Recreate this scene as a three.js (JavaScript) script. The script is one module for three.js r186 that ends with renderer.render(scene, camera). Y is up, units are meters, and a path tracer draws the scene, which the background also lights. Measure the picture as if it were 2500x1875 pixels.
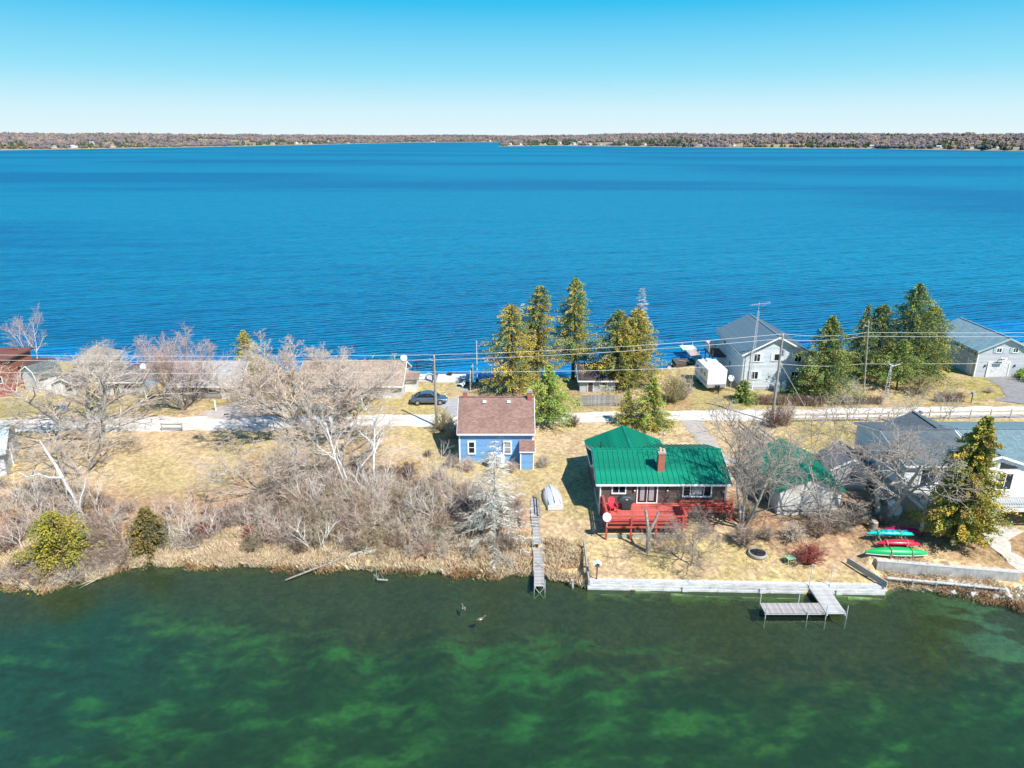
import * as THREE from 'three';
import { mergeGeometries } from 'three/addons/utils/BufferGeometryUtils.js';

// ---------- camera, sky, sun, exposure ----------
const EXPOSURE = 1.75;
const scene = new THREE.Scene();
const camera = new THREE.PerspectiveCamera(2 * Math.atan(937.5 / 1733) * 180 / Math.PI, 4 / 3, 0.5, 30000);
camera.position.set(0, 32, 0);
camera.rotation.x = -Math.atan(602.5 / 1733);
const renderer = new THREE.WebGLRenderer({ antialias: true });
renderer.setSize(1024, 768);
renderer.toneMapping = THREE.LinearToneMapping;
renderer.toneMappingExposure = EXPOSURE;
renderer.shadowMap.enabled = true;
const sun = new THREE.DirectionalLight(new THREE.Color(1, 0.955, 0.88), 4.3);
sun.position.set(58, 104, 64);
sun.target.position.set(0, 0, -70);
sun.position.add(sun.target.position);
sun.castShadow = true;
sun.shadow.mapSize.set(4096, 4096);
Object.assign(sun.shadow.camera, { left: -110, right: 110, top: 90, bottom: -90, near: 1, far: 400 });
scene.add(sun, sun.target);

// ---------- small maths ----------
function rng(seed) { let a = seed >>> 0; return () => { a = (a + 0x6D2B79F5) | 0; let t = Math.imul(a ^ (a >>> 15), 1 | a); t = (t + Math.imul(t ^ (t >>> 7), 61 | t)) ^ t; return ((t ^ (t >>> 14)) >>> 0) / 4294967296; }; }
const clamp = (x, a = 0, b = 1) => Math.min(b, Math.max(a, x));
const lerp = (a, b, t) => a + (b - a) * t;
const sstep = (a, b, x) => { const t = clamp((x - a) / (b - a)); return t * t * (3 - 2 * t); };
function hash2(x, y, s = 0) { let h = Math.imul(x | 0, 374761393) ^ Math.imul(y | 0, 668265263) ^ Math.imul(s | 0, 974634777); h = Math.imul(h ^ (h >>> 13), 1274126177); h ^= h >>> 16; return (h >>> 0) / 4294967296; }
function vnoise(x, y, s = 0) { const xi = Math.floor(x), yi = Math.floor(y), xf = x - xi, yf = y - yi, u = xf * xf * (3 - 2 * xf), v = yf * yf * (3 - 2 * yf); return lerp(lerp(hash2(xi, yi, s), hash2(xi + 1, yi, s), u), lerp(hash2(xi, yi + 1, s), hash2(xi + 1, yi + 1, s), u), v); }
function fbm(x, y, o = 4, s = 0) { let a = 0.5, f = 0, n = 0; for (let i = 0; i < o; i++) { f += a * vnoise(x, y, s + i * 17); n += a; a *= 0.5; x = x * 2.03 + 11.3; y = y * 2.03 + 5.7; } return f / n; }
function pnoise(x, y, px, py, s = 0) { const xi = Math.floor(x), yi = Math.floor(y), xf = x - xi, yf = y - yi, u = xf * xf * (3 - 2 * xf), v = yf * yf * (3 - 2 * yf), m = (a, p) => ((a % p) + p) % p; const h = (a, b) => hash2(m(a, px), m(b, py), s); return lerp(lerp(h(xi, yi), h(xi + 1, yi), u), lerp(h(xi, yi + 1), h(xi + 1, yi + 1), u), v); }
function poly(pts, x) { if (x <= pts[0][0]) return pts[0][1]; for (let i = 1; i < pts.length; i++) if (x <= pts[i][0]) return lerp(pts[i - 1][1], pts[i][1], (x - pts[i - 1][0]) / (pts[i][0] - pts[i - 1][0])); return pts[pts.length - 1][1]; }
const V = (x, y, z) => new THREE.Vector3(x, y, z);

// ---------- the sky: clear air, deeper blue overhead, a few small clouds low over the far shore ----------
{
  const W = 2048, Hh = 1024, data = new Float32Array(W * Hh * 4);
  const R = [[-90, 0.02], [-0.3, 0.02], [0, 0.80], [2, 0.64], [4.5, 0.32], [9, 0.045], [20, 0.03], [45, 0.025], [90, 0.02]];
  const Gc = [[-90, 0.20], [-0.3, 0.20], [0, 0.93], [2, 0.89], [4.5, 0.77], [9, 0.54], [20, 0.36], [45, 0.20], [90, 0.14]];
  const Bc = [[-90, 0.34], [-0.3, 0.34], [0, 0.97], [2, 0.98], [4.5, 0.96], [9, 0.90], [20, 0.70], [45, 0.52], [90, 0.42]];
  const clouds = []; const r = rng(5);
  for (let i = 0; i < 60; i++) clouds.push([r() * 360, 3.0 + r() * 1.6, 0.5 + r() * 1.1, 0.05 + r() * 0.07, 0.10 + r() * 0.14]);
  for (let j = 0; j < Hh; j++) {
    const e = (j + 0.5) / Hh * 180 - 90;
    for (let i = 0; i < W; i++) {
      let c = [poly(R, e), poly(Gc, e), poly(Bc, e)];
      if (e > 1 && e < 7) {
        const az = (i + 0.5) / W * 360;
        for (const [ca, ce, cw, ch, st] of clouds) {
          const da = (az - ca) / cw, de = (e - ce) / ch; if (Math.abs(da) > 1.5 || Math.abs(de) > 3) continue;
          const k = st * Math.exp(-da * da * 3 - de * de) * (0.4 + vnoise(az * 6, e * 30, 3));
          c = [lerp(c[0], 0.42, k), lerp(c[1], 0.58, k), lerp(c[2], 0.68, k)];
        }
      }
      const o = (j * W + i) * 4; data[o] = c[0] / EXPOSURE; data[o + 1] = c[1] / EXPOSURE; data[o + 2] = c[2] / EXPOSURE; data[o + 3] = 1;
    }
  }
  const t = new THREE.DataTexture(data, W, Hh, THREE.RGBAFormat, THREE.FloatType);
  t.mapping = THREE.EquirectangularReflectionMapping; t.magFilter = THREE.LinearFilter; t.wrapS = THREE.RepeatWrapping; t.needsUpdate = true;
  scene.background = t; scene.environment = t;
}

// ---------- builders ----------
const taken = {};
function numbered(n) { const k = taken[n] = (taken[n] ?? -1) + 1; return k ? n + '_' + String(k).padStart(3, '0') : n; }
function shade(o) { o.castShadow = true; o.receiveShadow = true; return o; }
function thing(name, label, category, [x, y, z] = [0, 0, 0], ry = 0, group) {
  const o = new THREE.Group(); o.name = numbered(name); scene.add(o); o.position.set(x, y, z); o.rotation.y = ry;
  o.userData = { label, category }; if (group) o.userData.group = group; return o;
}
function single(name, label, category, geo, mat, pos = [0, 0, 0], ry = 0, group) {
  const o = shade(new THREE.Mesh(join(geo), mat)); o.name = numbered(name); scene.add(o); o.position.set(...pos); o.rotation.y = ry;
  o.userData = { label, category }; if (group) o.userData.group = group; return o;
}
function part(parent, name, geo, mat, label) { const o = shade(new THREE.Mesh(join(geo), mat)); o.name = name; parent.add(o); if (label) o.userData.label = label; return o; }
function setting(name, geo, mat, kind = 'structure') { const o = shade(new THREE.Mesh(join(geo), mat)); o.name = numbered(name); o.userData.kind = kind; scene.add(o); return o; }
function copyOf(o, label, [x, y, z], ry = 0, sc = 1) { const c = o.clone(); c.name = numbered(o.name.replace(/_\d{3}$/, '')); c.userData = { ...o.userData, label }; scene.add(c); c.position.set(x, y, z); c.rotation.y = ry; if (Array.isArray(sc)) c.scale.set(...sc); else c.scale.setScalar(sc); return c; }
function join(g) { if (!Array.isArray(g)) return g; if (g.length === 1) return g[0]; return mergeGeometries(g.map((x) => { const y = x.index ? x.toNonIndexed() : x; for (const k of Object.keys(y.attributes)) if (!['position', 'normal', 'uv'].includes(k)) y.deleteAttribute(k); return y; })); }
function metric(g) {
  g = g.index ? g.toNonIndexed() : g; g.computeVertexNormals();
  const p = g.attributes.position, n = g.attributes.normal, uv = new Float32Array(p.count * 2);
  for (let i = 0; i < p.count; i++) { const ax = Math.abs(n.getX(i)), ay = Math.abs(n.getY(i)), az = Math.abs(n.getZ(i)); const [u, v] = ay >= ax && ay >= az ? [p.getX(i), p.getZ(i)] : ax >= az ? [p.getZ(i), p.getY(i)] : [p.getX(i), p.getY(i)]; uv[2 * i] = u; uv[2 * i + 1] = v; }
  g.setAttribute('uv', new THREE.BufferAttribute(uv, 2)); return g;
}
const B = (w, h, d, x = 0, y = 0, z = 0) => metric(new THREE.BoxGeometry(w, h, d)).translate(x, y, z);
const C = (r0, r1, h, x = 0, y = 0, z = 0, s = 10) => new THREE.CylinderGeometry(r1, r0, h, s).translate(x, y + h / 2, z); // r0 bottom, y = base
const S = (r, x = 0, y = 0, z = 0, sx = 1, sy = 1, sz = 1, a = 12, b = 8) => new THREE.SphereGeometry(r, a, b).scale(sx, sy, sz).translate(x, y, z);
function bar(a, b, r, s = 5, r2 = r) { // a round bar from a to b
  const d = V(b[0] - a[0], b[1] - a[1], b[2] - a[2]), l = d.length(); const g = new THREE.CylinderGeometry(r2, r, l, s);
  g.applyQuaternion(new THREE.Quaternion().setFromUnitVectors(V(0, 1, 0), d.normalize())); return g.translate((a[0] + b[0]) / 2, (a[1] + b[1]) / 2, (a[2] + b[2]) / 2);
}
function beam(a, b, w, h) { // a squared beam from a to b
  const d = V(b[0] - a[0], b[1] - a[1], b[2] - a[2]), l = d.length(); const g = metric(new THREE.BoxGeometry(w, h, l)); const m = new THREE.Matrix4().lookAt(V(0, 0, 0), d, Math.abs(d.y) > 0.95 * l ? V(1, 0, 0) : V(0, 1, 0));
  return g.applyMatrix4(m).translate((a[0] + b[0]) / 2, (a[1] + b[1]) / 2, (a[2] + b[2]) / 2);
}
function prism(pts, len, axis) { // closed outline in (u, y), extruded along the axis, centred
  const s = new THREE.Shape(pts.map((p) => new THREE.Vector2(p[0], p[1]))); const g = new THREE.ExtrudeGeometry(s, { depth: len, bevelEnabled: false }).translate(0, 0, -len / 2);
  if (axis === 'x') g.rotateY(Math.PI / 2); return metric(g);
}
function loft(rings) { // rings of points, joined; smooth sides
  const n = rings[0].length, pos = [], idx = [];
  for (const r of rings) for (const p of r) pos.push(...p);
  for (let i = 0; i < rings.length - 1; i++) for (let j = 0; j < n; j++) { const a = i * n + j, b = i * n + (j + 1) % n, c = a + n, d = b + n; idx.push(a, c, b, b, c, d); }
  const g = new THREE.BufferGeometry(); g.setAttribute('position', new THREE.Float32BufferAttribute(pos, 3)); g.setIndex(idx); g.computeVertexNormals();
  g.setAttribute('uv', new THREE.Float32BufferAttribute(new Float32Array(pos.length / 3 * 2), 2)); return g;
}

// ---------- materials ----------
function tex(w, h, fn, srgb = true, wrap = true) {
  const d = new Uint8Array(w * h * 4); for (let j = 0; j < h; j++) for (let i = 0; i < w; i++) { const c = fn(i / w, j / h, i, j), o = (j * w + i) * 4; d[o] = clamp(c[0]) * 255; d[o + 1] = clamp(c[1]) * 255; d[o + 2] = clamp(c[2]) * 255; d[o + 3] = 255; }
  const t = new THREE.DataTexture(d, w, h); t.magFilter = THREE.LinearFilter; t.minFilter = THREE.LinearMipmapLinearFilter; t.generateMipmaps = true; if (srgb) t.colorSpace = THREE.SRGBColorSpace; if (wrap) t.wrapS = t.wrapT = THREE.RepeatWrapping; t.needsUpdate = true; return t;
}
function per(t, w, h = w) { const c = t.clone(); c.repeat.set(1 / w, 1 / h); c.needsUpdate = true; return c; } // one tile every w by h metres
const lin = (r, g, b) => new THREE.Color().setRGB(r, g, b);
function mat(c, rough = 0.8, o = {}) { return new THREE.MeshStandardMaterial({ color: Array.isArray(c) ? lin(...c) : new THREE.Color(c), roughness: rough, metalness: 0, ...o }); }
const grey = (v) => [v, v, v];
const T = {};
T.grain = tex(256, 256, (u, v) => grey(0.80 + 0.2 * (0.5 * pnoise(u * 16, v * 16, 16, 16, 1) + 0.3 * pnoise(u * 64, v * 64, 64, 64, 2) + 0.2 * pnoise(u * 128, v * 128, 128, 128, 3))));
T.lap = tex(16, 128, (u, v) => { const f = (v * 8) % 1; return grey(f < 0.06 ? 0.15 : 1 - 0.85 * f); }, false);
T.lapColour = tex(128, 128, (u, v) => { const f = (v * 8) % 1, k = hash2(Math.floor(v * 8), 0, 4) * 0.06; return grey(0.93 + k - 0.05 * pnoise(u * 8, v * 32, 8, 32, 6)); });
T.shingle = tex(512, 512, (u, v) => { const row = Math.floor(v * 32), f = v * 32 - row, tab = Math.floor(u * 16 + (row % 2) * 0.5 + hash2(row, 1, 7) * 0.6), k = hash2(((tab % 16) + 16) % 16, row, 9); const n = pnoise(u * 6, v * 6, 6, 6, 12); return grey(0.78 + 0.18 * k + 0.10 * (n - 0.5) + 0.05 * pnoise(u * 128, v * 128, 128, 128, 4)); });
T.shingleBump = tex(512, 512, (u, v) => { const row = Math.floor(v * 32), f = v * 32 - row; return grey(0.25 + 0.7 * (1 - f) * 0.6 + 0.2 * pnoise(u * 128, v * 128, 128, 128, 8)); }, false);
T.tiles = tex(256, 256, (u, v) => grey(0.82 + 0.14 * hash2(Math.floor(u * 8), Math.floor(v * 8), 2) + 0.04 * pnoise(u * 40, v * 40, 40, 40, 3)));
T.tilesBump = tex(256, 256, (u, v) => { const f = (v * 8) % 1, g = (u * 8) % 1; return grey(0.2 + 0.45 * Math.sin(g * Math.PI) + 0.35 * (1 - f)); }, false);
T.brick = tex(256, 256, (u, v) => { const row = Math.floor(v * 12), f = v * 12 - row, x = u * 6 + (row % 2) * 0.5, g = x - Math.floor(x), k = hash2(((Math.floor(x) % 6) + 6) % 6, row, 3); if (f < 0.14 || g < 0.07) return [0.66, 0.60, 0.55]; return [0.60 + 0.14 * k, 0.27 + 0.10 * k, 0.20 + 0.08 * k]; });
T.wood = tex(256, 256, (u, v) => { const n = pnoise(u * 3, v * 40, 3, 40, 5) * 0.5 + pnoise(u * 6, v * 128, 6, 128, 6) * 0.35 + pnoise(u * 20, v * 20, 20, 20, 7) * 0.15; return grey(0.66 + 0.34 * n); });
T.stain = tex(256, 256, (u, v) => { const n = 0.6 * pnoise(u * 5, v * 5, 5, 5, 51) + 0.4 * pnoise(u * 22, v * 22, 22, 22, 52), s = pnoise(u * 40, v * 4, 40, 4, 53); return grey(0.68 + 0.22 * n + 0.10 * s); });
T.bark = tex(128, 256, (u, v) => grey(0.5 + 0.5 * (0.6 * pnoise(u * 16, v * 10, 16, 10, 15) + 0.4 * pnoise(u * 40, v * 40, 40, 40, 16))));
T.birch = tex(128, 256, (u, v) => { const n = pnoise(u * 4, v * 40, 4, 40, 21), m = pnoise(u * 12, v * 16, 12, 16, 22); return n > 0.74 && m > 0.4 ? [0.35, 0.32, 0.3] : grey(0.86 + 0.12 * m); });
T.gravel = tex(512, 512, (u, v) => { const n = 0.4 * pnoise(u * 8, v * 8, 8, 8, 31) + 0.3 * pnoise(u * 60, v * 60, 60, 60, 32) + 0.3 * pnoise(u * 220, v * 220, 220, 220, 33); return [0.70 + 0.26 * n, 0.69 + 0.26 * n, 0.68 + 0.26 * n]; });
T.lawnBump = tex(512, 512, (u, v) => grey(0.45 * pnoise(u * 60, v * 60, 60, 60, 41) + 0.35 * pnoise(u * 160, v * 160, 160, 160, 42) + 0.2 * pnoise(u * 16, v * 16, 16, 16, 43)), false);
const M = {};
const siding = (c, o = {}) => mat(c, 0.6, { map: per(T.lapColour, 1.2), bumpMap: per(T.lap, 1.2), bumpScale: 0.02, ...o });
const shingles = (c) => mat(c, 0.9, { map: per(T.shingle, 4), bumpMap: per(T.shingleBump, 4), bumpScale: 0.02 });
const woodM = (c, k = 1.2) => mat(c, 0.85, { map: per(T.wood, k) });
const plain = (c, r = 0.7, k = 2.5) => mat(c, r, { map: per(T.grain, k) });
M.white = plain([0.80, 0.81, 0.82], 0.5); M.trim = mat([0.82, 0.83, 0.84], 0.45); M.black = mat([0.02, 0.021, 0.023], 0.5); M.steel = mat([0.45, 0.46, 0.48], 0.4, { metalness: 0.7 });
M.pane = mat([0.015, 0.022, 0.03], 0.06); M.curtain = plain([0.42, 0.42, 0.43], 0.9); M.glass = new THREE.MeshPhysicalMaterial({ color: 0xffffff, transmission: 1, roughness: 0.03, thickness: 0, ior: 1.5 });
M.brick = mat([0.95, 0.95, 0.95], 0.9, { map: per(T.brick, 1.3, 0.9) }); M.concrete = mat([0.55, 0.54, 0.52], 0.9, { map: per(T.stain, 3) }); M.asphalt = mat([0.36, 0.36, 0.38], 0.95, { map: per(T.gravel, 3) });
M.deckRed = woodM([0.66, 0.105, 0.08]); M.greyWood = woodM([0.50, 0.48, 0.45]); M.paleWood = woodM([0.66, 0.66, 0.65], 1.6); M.darkWood = woodM([0.14, 0.11, 0.09]); M.tanWood = woodM([0.50, 0.38, 0.24]);
M.wire = mat([0.72, 0.72, 0.72], 0.5); M.galv = mat([0.62, 0.63, 0.65], 0.45, { metalness: 0.3 }); M.paintWhite = mat([0.80, 0.80, 0.80], 0.4); M.rubber = mat([0.02, 0.02, 0.02], 0.8);
// ---------- the spit of land ----------
const NEAR = [[-130, -43.5], [-60, -45.5], [-42, -46.6], [-39, -46.2], [-35, -45.0], [-31.7, -46.8], [-30.6, -48.2], [-25, -48.4], [-18, -48.1], [-8, -47.8], [-3.2, -47], [1.6, -47], [4.4, -46.4], [5.7, -45.25], [27.55, -44.5], [28.4, -45.0], [29.4, -45.4], [32, -45.1], [34.6, -44.2], [36.7, -42.9], [41, -41.2], [50, -39.5], [140, -38]];
const FAR = [[-130, -106], [-78, -103], [-50, -100.5], [-30, -97], [-14, -92.8], [-6, -92.2], [-3, -93], [8, -94.6], [18, -96.3], [24, -99], [40, -106], [60, -109], [74, -111], [93, -113], [140, -118]];
const zNear = (x) => poly(NEAR, x) + (x < 5 || x > 28 ? 0.35 * (vnoise(x * 0.9, 3, 2) - 0.5) : 0);
const zFar = (x) => poly(FAR, x) + 0.6 * (vnoise(x * 0.5, 9, 4) - 0.5);
const concLine = (x) => lerp(-47.35, -45.75, (x - 28.1) / 9.9);   // back face of the concrete wall
function gy(x, z) {
  const dn = zNear(x) - z, df = z - zFar(x), lump = 0.10 * (fbm(x * 0.25, z * 0.25, 3, 7) - 0.5);
  let hn;
  if (x > 5.75 && x < 27.5) hn = dn < 0.12 ? Math.max(-0.35 + dn * 0.14, -2.3) : lerp(0.60, 1.3, sstep(0, 9, dn));
  else if (x >= 27.5 && x < 38.2) { const back = concLine(x) - z; hn = dn < 0 ? Math.max(-0.1 + dn * 0.16, -2.3) : back > 0 ? lerp(1.2, 1.3, sstep(0, 4, back)) : lerp(0.0, 0.5, sstep(0, 2.2, dn)); }
  else hn = dn < 0 ? Math.max(-0.06 + dn * (0.12 + 0.1 * vnoise(x * 0.4, 1, 9)), -2.3) : 0.02 + 1.28 * sstep(-0.5, 8.5, dn);
  const hf = df < 0 ? Math.max(-0.25 + df * 0.05, -5) : lerp(0.25, 1.3, sstep(0, 4, df));
  const h = Math.min(hn, hf);
  return h + (h > 0.2 ? lump : 0);
}
const put = (x, z, dy = 0) => [x, gy(x, z) + dy, z];

function grid(x0, x1, nx, z0, z1, nz, fy, u0, u1, v0, v1) {
  const pos = new Float32Array((nx + 1) * (nz + 1) * 3), uv = new Float32Array((nx + 1) * (nz + 1) * 2), idx = []; let k = 0, q = 0;
  for (let j = 0; j <= nz; j++) for (let i = 0; i <= nx; i++) { const x = lerp(x0, x1, i / nx), z = lerp(z0, z1, j / nz); pos[k++] = x; pos[k++] = fy(x, z); pos[k++] = z; uv[q++] = (x - u0) / (u1 - u0); uv[q++] = (z - v0) / (v1 - v0); }
  for (let j = 0; j < nz; j++) for (let i = 0; i < nx; i++) { const a = j * (nx + 1) + i, b = a + 1, c = a + nx + 1, d = c + 1; idx.push(a, b, c, b, d, c); }
  const g = new THREE.BufferGeometry(); g.setAttribute('position', new THREE.BufferAttribute(pos, 3)); g.setAttribute('uv', new THREE.BufferAttribute(uv, 2)); g.setIndex(idx); g.computeVertexNormals();
  if (g.attributes.normal.getY(0) < 0) { for (let i = 0; i < idx.length; i += 3) { const t = idx[i + 1]; idx[i + 1] = idx[i + 2]; idx[i + 2] = t; } g.setIndex(idx); g.computeVertexNormals(); }
  return g;
}
const mixc = (a, b, t) => [lerp(a[0], b[0], t), lerp(a[1], b[1], t), lerp(a[2], b[2], t)];
// what the ground is made of: dry lawn, greener lawn, leaf litter, straw, sand, mud
function shallows(x, z, df) { const edge = -5 - 6 * fbm(x * 0.07, 2, 3, 40) - 11 * sstep(55, 80, x) - 6 * sstep(-14, 0, x) * (1 - sstep(18, 30, x)); return sstep(-0.8, 0.8, df - edge + 5 * (fbm(x * 0.35, z * 0.35, 4, 44) - 0.5)); } // sand near the shore, weed beds beyond, with a ragged edge
function groundColour(x, z) {
  const dn = zNear(x) - z, df = z - zFar(x), n1 = fbm(x * 0.12, z * 0.12, 4, 20), n2 = fbm(x * 0.6, z * 0.6, 3, 24), n3 = vnoise(x * 4.5, z * 4.5, 28), n4 = vnoise(x * 9, z * 9, 29);
  if (df < 0) { // lake bed: pale sand by the shore, weed farther out
    const k = shallows(x, z, df); return mixc([0.20, 0.23, 0.20], mixc([0.68, 0.69, 0.60], [0.82, 0.82, 0.73], n2), k);
  }
  if (dn < -0.1) { // lagoon bed
    return bedColour(x, z, dn);
  }
  const dry = mixc([0.69, 0.585, 0.45], [0.81, 0.715, 0.57], clamp(n1 * 0.5 + n2 * 0.35 + n3 * 0.25)), green = mixc([0.55, 0.52, 0.27], [0.64, 0.59, 0.34], n2), litter = mixc([0.50, 0.38, 0.30], [0.68, 0.54, 0.43], clamp(n2 * 0.7 + n3 * 0.4)), straw = mixc([0.78, 0.66, 0.48], [0.90, 0.80, 0.62], n3);
  let c = dry;
  let g = 0.35 * sstep(0.50, 0.68, n1) + 0.15 * sstep(0.5, 0.8, n2);
  if (z < -77.5) g = Math.max(g, 0.62 * sstep(0.30, 0.62, n1 * 0.6 + n2 * 0.4));
  if (z > -76 && z < -58) g = Math.max(g, 0.75 * sstep(27, 34, x) * sstep(0.32, 0.6, n1 * 0.5 + n2 * 0.5));
  if (z < -77) g = Math.max(g, 0.85 * sstep(44, 52, x) * sstep(0.25, 0.6, n2));
  if (x < -56 && z < -76 && z > -84) g = 0.7;
  if (x > 5 && z > -52) g = Math.max(g, 0.55 * sstep(0.36, 0.62, n2 * 0.6 + n1 * 0.4));
  c = mixc(c, green, g);
  const wx = x + 9 * (n1 - 0.5) + 4 * (n2 - 0.5), wz = z + 7 * (n1 - 0.5) + 3 * (n2 - 0.5);
  // leaf litter under the brush on the left shore and under the bare trees beside the house
  let l = x < 6 ? sstep(-60 - 2 * n1, -56 + 3 * n1, z) * (1 - sstep(-1, 4, x - 0)) : 0;
  l = Math.max(l, 0.85 * sstep(-68, -60, wz) * sstep(-28, -22, wx) * (1 - sstep(-10, -6, wx)));
  l = Math.max(l, 0.9 * sstep(-62, -57, wz) * (1 - sstep(-51.5, -48, wz)) * sstep(15.5, 19, wx) * (1 - sstep(31, 35, wx)));
  l = Math.max(l, 0.75 * sstep(-52, -49, wz) * sstep(26, 28.5, x));
  if (z < -77 && x > 36 && x < 55) l = Math.max(l, 0.7 * sstep(-82, -79.5, z) * sstep(0.3, 0.6, n2));
  if (z < -79 && x > -6 && x < 22) l = Math.max(l, 0.5 * sstep(0.35, 0.6, n1));
  c = mixc(c, litter, l * (0.55 + 0.45 * sstep(0.3, 0.6, n2)));
  if (x < 5.6 || x > 27.6) { c = mixc(c, straw, 0.85 * (1 - sstep(2.0, 4.5, dn + 1.6 * (n2 - 0.5)))); c = mixc(c, [0.34, 0.27, 0.20], 0.9 * (1 - sstep(0.0, 0.7, dn + 0.5 * (n2 - 0.5)))); }
  if (x > 5.6 && x < 27.6) c = mixc(c, straw, 0.4 * sstep(0.5, 0.7, n2) * (1 - sstep(4, 8, dn)));
  if (df < 4) c = mixc(c, [0.72, 0.66, 0.56], 0.7 * (1 - sstep(1.5, 4, df)));
  const s = 0.80 + 0.26 * n3 + 0.20 * (n4 - 0.5) + 0.10 * n2; return [c[0] * s, c[1] * s, c[2] * s];
}
// lagoon bed: brown mud and dead weed by the bank, green weed beds with lighter open patches farther out
function bedColour(x, z, dn) {
  const off = -dn, a = fbm(x * 0.15 + 0.05 * z, z * 0.28, 4, 60), b = fbm(x * 0.42 + z * 0.30, z * 0.95, 5, 66), c2 = fbm(x * 1.4, z * 2.4, 3, 71), d = vnoise(x * 5, z * 5, 75);
  const mud = mixc([0.22, 0.165, 0.115], [0.33, 0.26, 0.17], clamp(c2 * 0.7 + d * 0.3)), weed = mixc([0.11, 0.20, 0.135], [0.13, 0.235, 0.135], a), bright = mixc([0.25, 0.46, 0.25], [0.42, 0.50, 0.22], vnoise(x * 0.12, z * 0.12, 80));
  const teal = [0.08, 0.235, 0.25];
  let c = mixc(mud, weed, sstep(5, 12, off + 5 * (a - 0.5) + 2.5 * (b - 0.5)));
  c = mixc(c, teal, 0.9 * sstep(-10, -34, x + 16 * (a - 0.5)) * sstep(2, 6, off));
  c = mixc(c, bright, 0.62 * sstep(0.46, 0.74, b * 0.60 + a * 0.30 + 0.22 * (c2 - 0.3)) * sstep(2.5, 7, off));
  c = mixc(c, [0.05, 0.15, 0.12], 0.55 * sstep(0.5, 0.3, b * 0.55 + c2 * 0.45) * sstep(4, 8, off));
  if (off < 1.2 && x > 5.6 && x < 27.6) c = mixc(c, [0.36, 0.34, 0.16], 0.8 * (1 - sstep(0.5, 1.2, off)) * sstep(0.35, 0.6, c2));
  const pale = sstep(28, 33, x) * sstep(5.2, 2.2, Math.abs(off - 3.6)) * sstep(0.46, 0.62, fbm(x * 0.5 - z * 0.6, z * 1.2, 3, 90)); c = mixc(c, [0.42, 0.50, 0.46], 0.55 * pale);
  const s = 0.95 + 0.2 * d; return [c[0] * s, c[1] * s, c[2] * s];
}
{
  const x0 = -100, x1 = 110, zz0 = -132, zz1 = -40;
  const land = tex(2048, 1024, (u, v) => groundColour(lerp(x0, x1, u), lerp(zz0, zz1, v)), true, false);
  const m = mat([1, 1, 1], 0.95, { map: land });
  const bump = T.lawnBump.clone(); bump.repeat.set((x1 - x0) / 6, (zz1 - zz0) / 6); m.bumpMap = bump; m.bumpScale = 0.06;
  setting('ground', grid(x0, x1, 460, zz0, zz1, 210, gy, x0, x1, zz0, zz1), m);
  const b0 = -75, b1 = 75, c0 = -41, c1 = -8;
  const bed = tex(1536, 640, (u, v) => { const x = lerp(b0, b1, u), z = lerp(c0, c1, v); return bedColour(x, z, zNear(x) - z); }, true, false);
  setting('lagoon_bed', [grid(b0, b1, 150, c0, c1, 33, (x, z) => gy(x, z) - 0.012, b0, b1, c0, c1)], mat([1, 1, 1], 1, { map: bed }));
  // land and bed beyond the detailed sheets, out to the sides and behind
  const far = mat([0.42, 0.33, 0.20], 1);
  setting('ground', [grid(-420, x0, 60, zz0, zz1, 40, gy, 0, 6, 0, 6), grid(x1, 420, 60, zz0, zz1, 40, gy, 0, 6, 0, 6)], far);
  setting('lake_bed', grid(-9000, 9000, 40, -9000, -110, 40, (x, z) => -5.2, 0, 50, 0, 50), mat([0.033, 0.042, 0.033], 1));
  setting('lagoon_bed', grid(-420, 420, 20, -60, 160, 20, (x, z) => -3.2, 0, 50, 0, 50), mat([0.02, 0.06, 0.045], 1));
}
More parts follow.
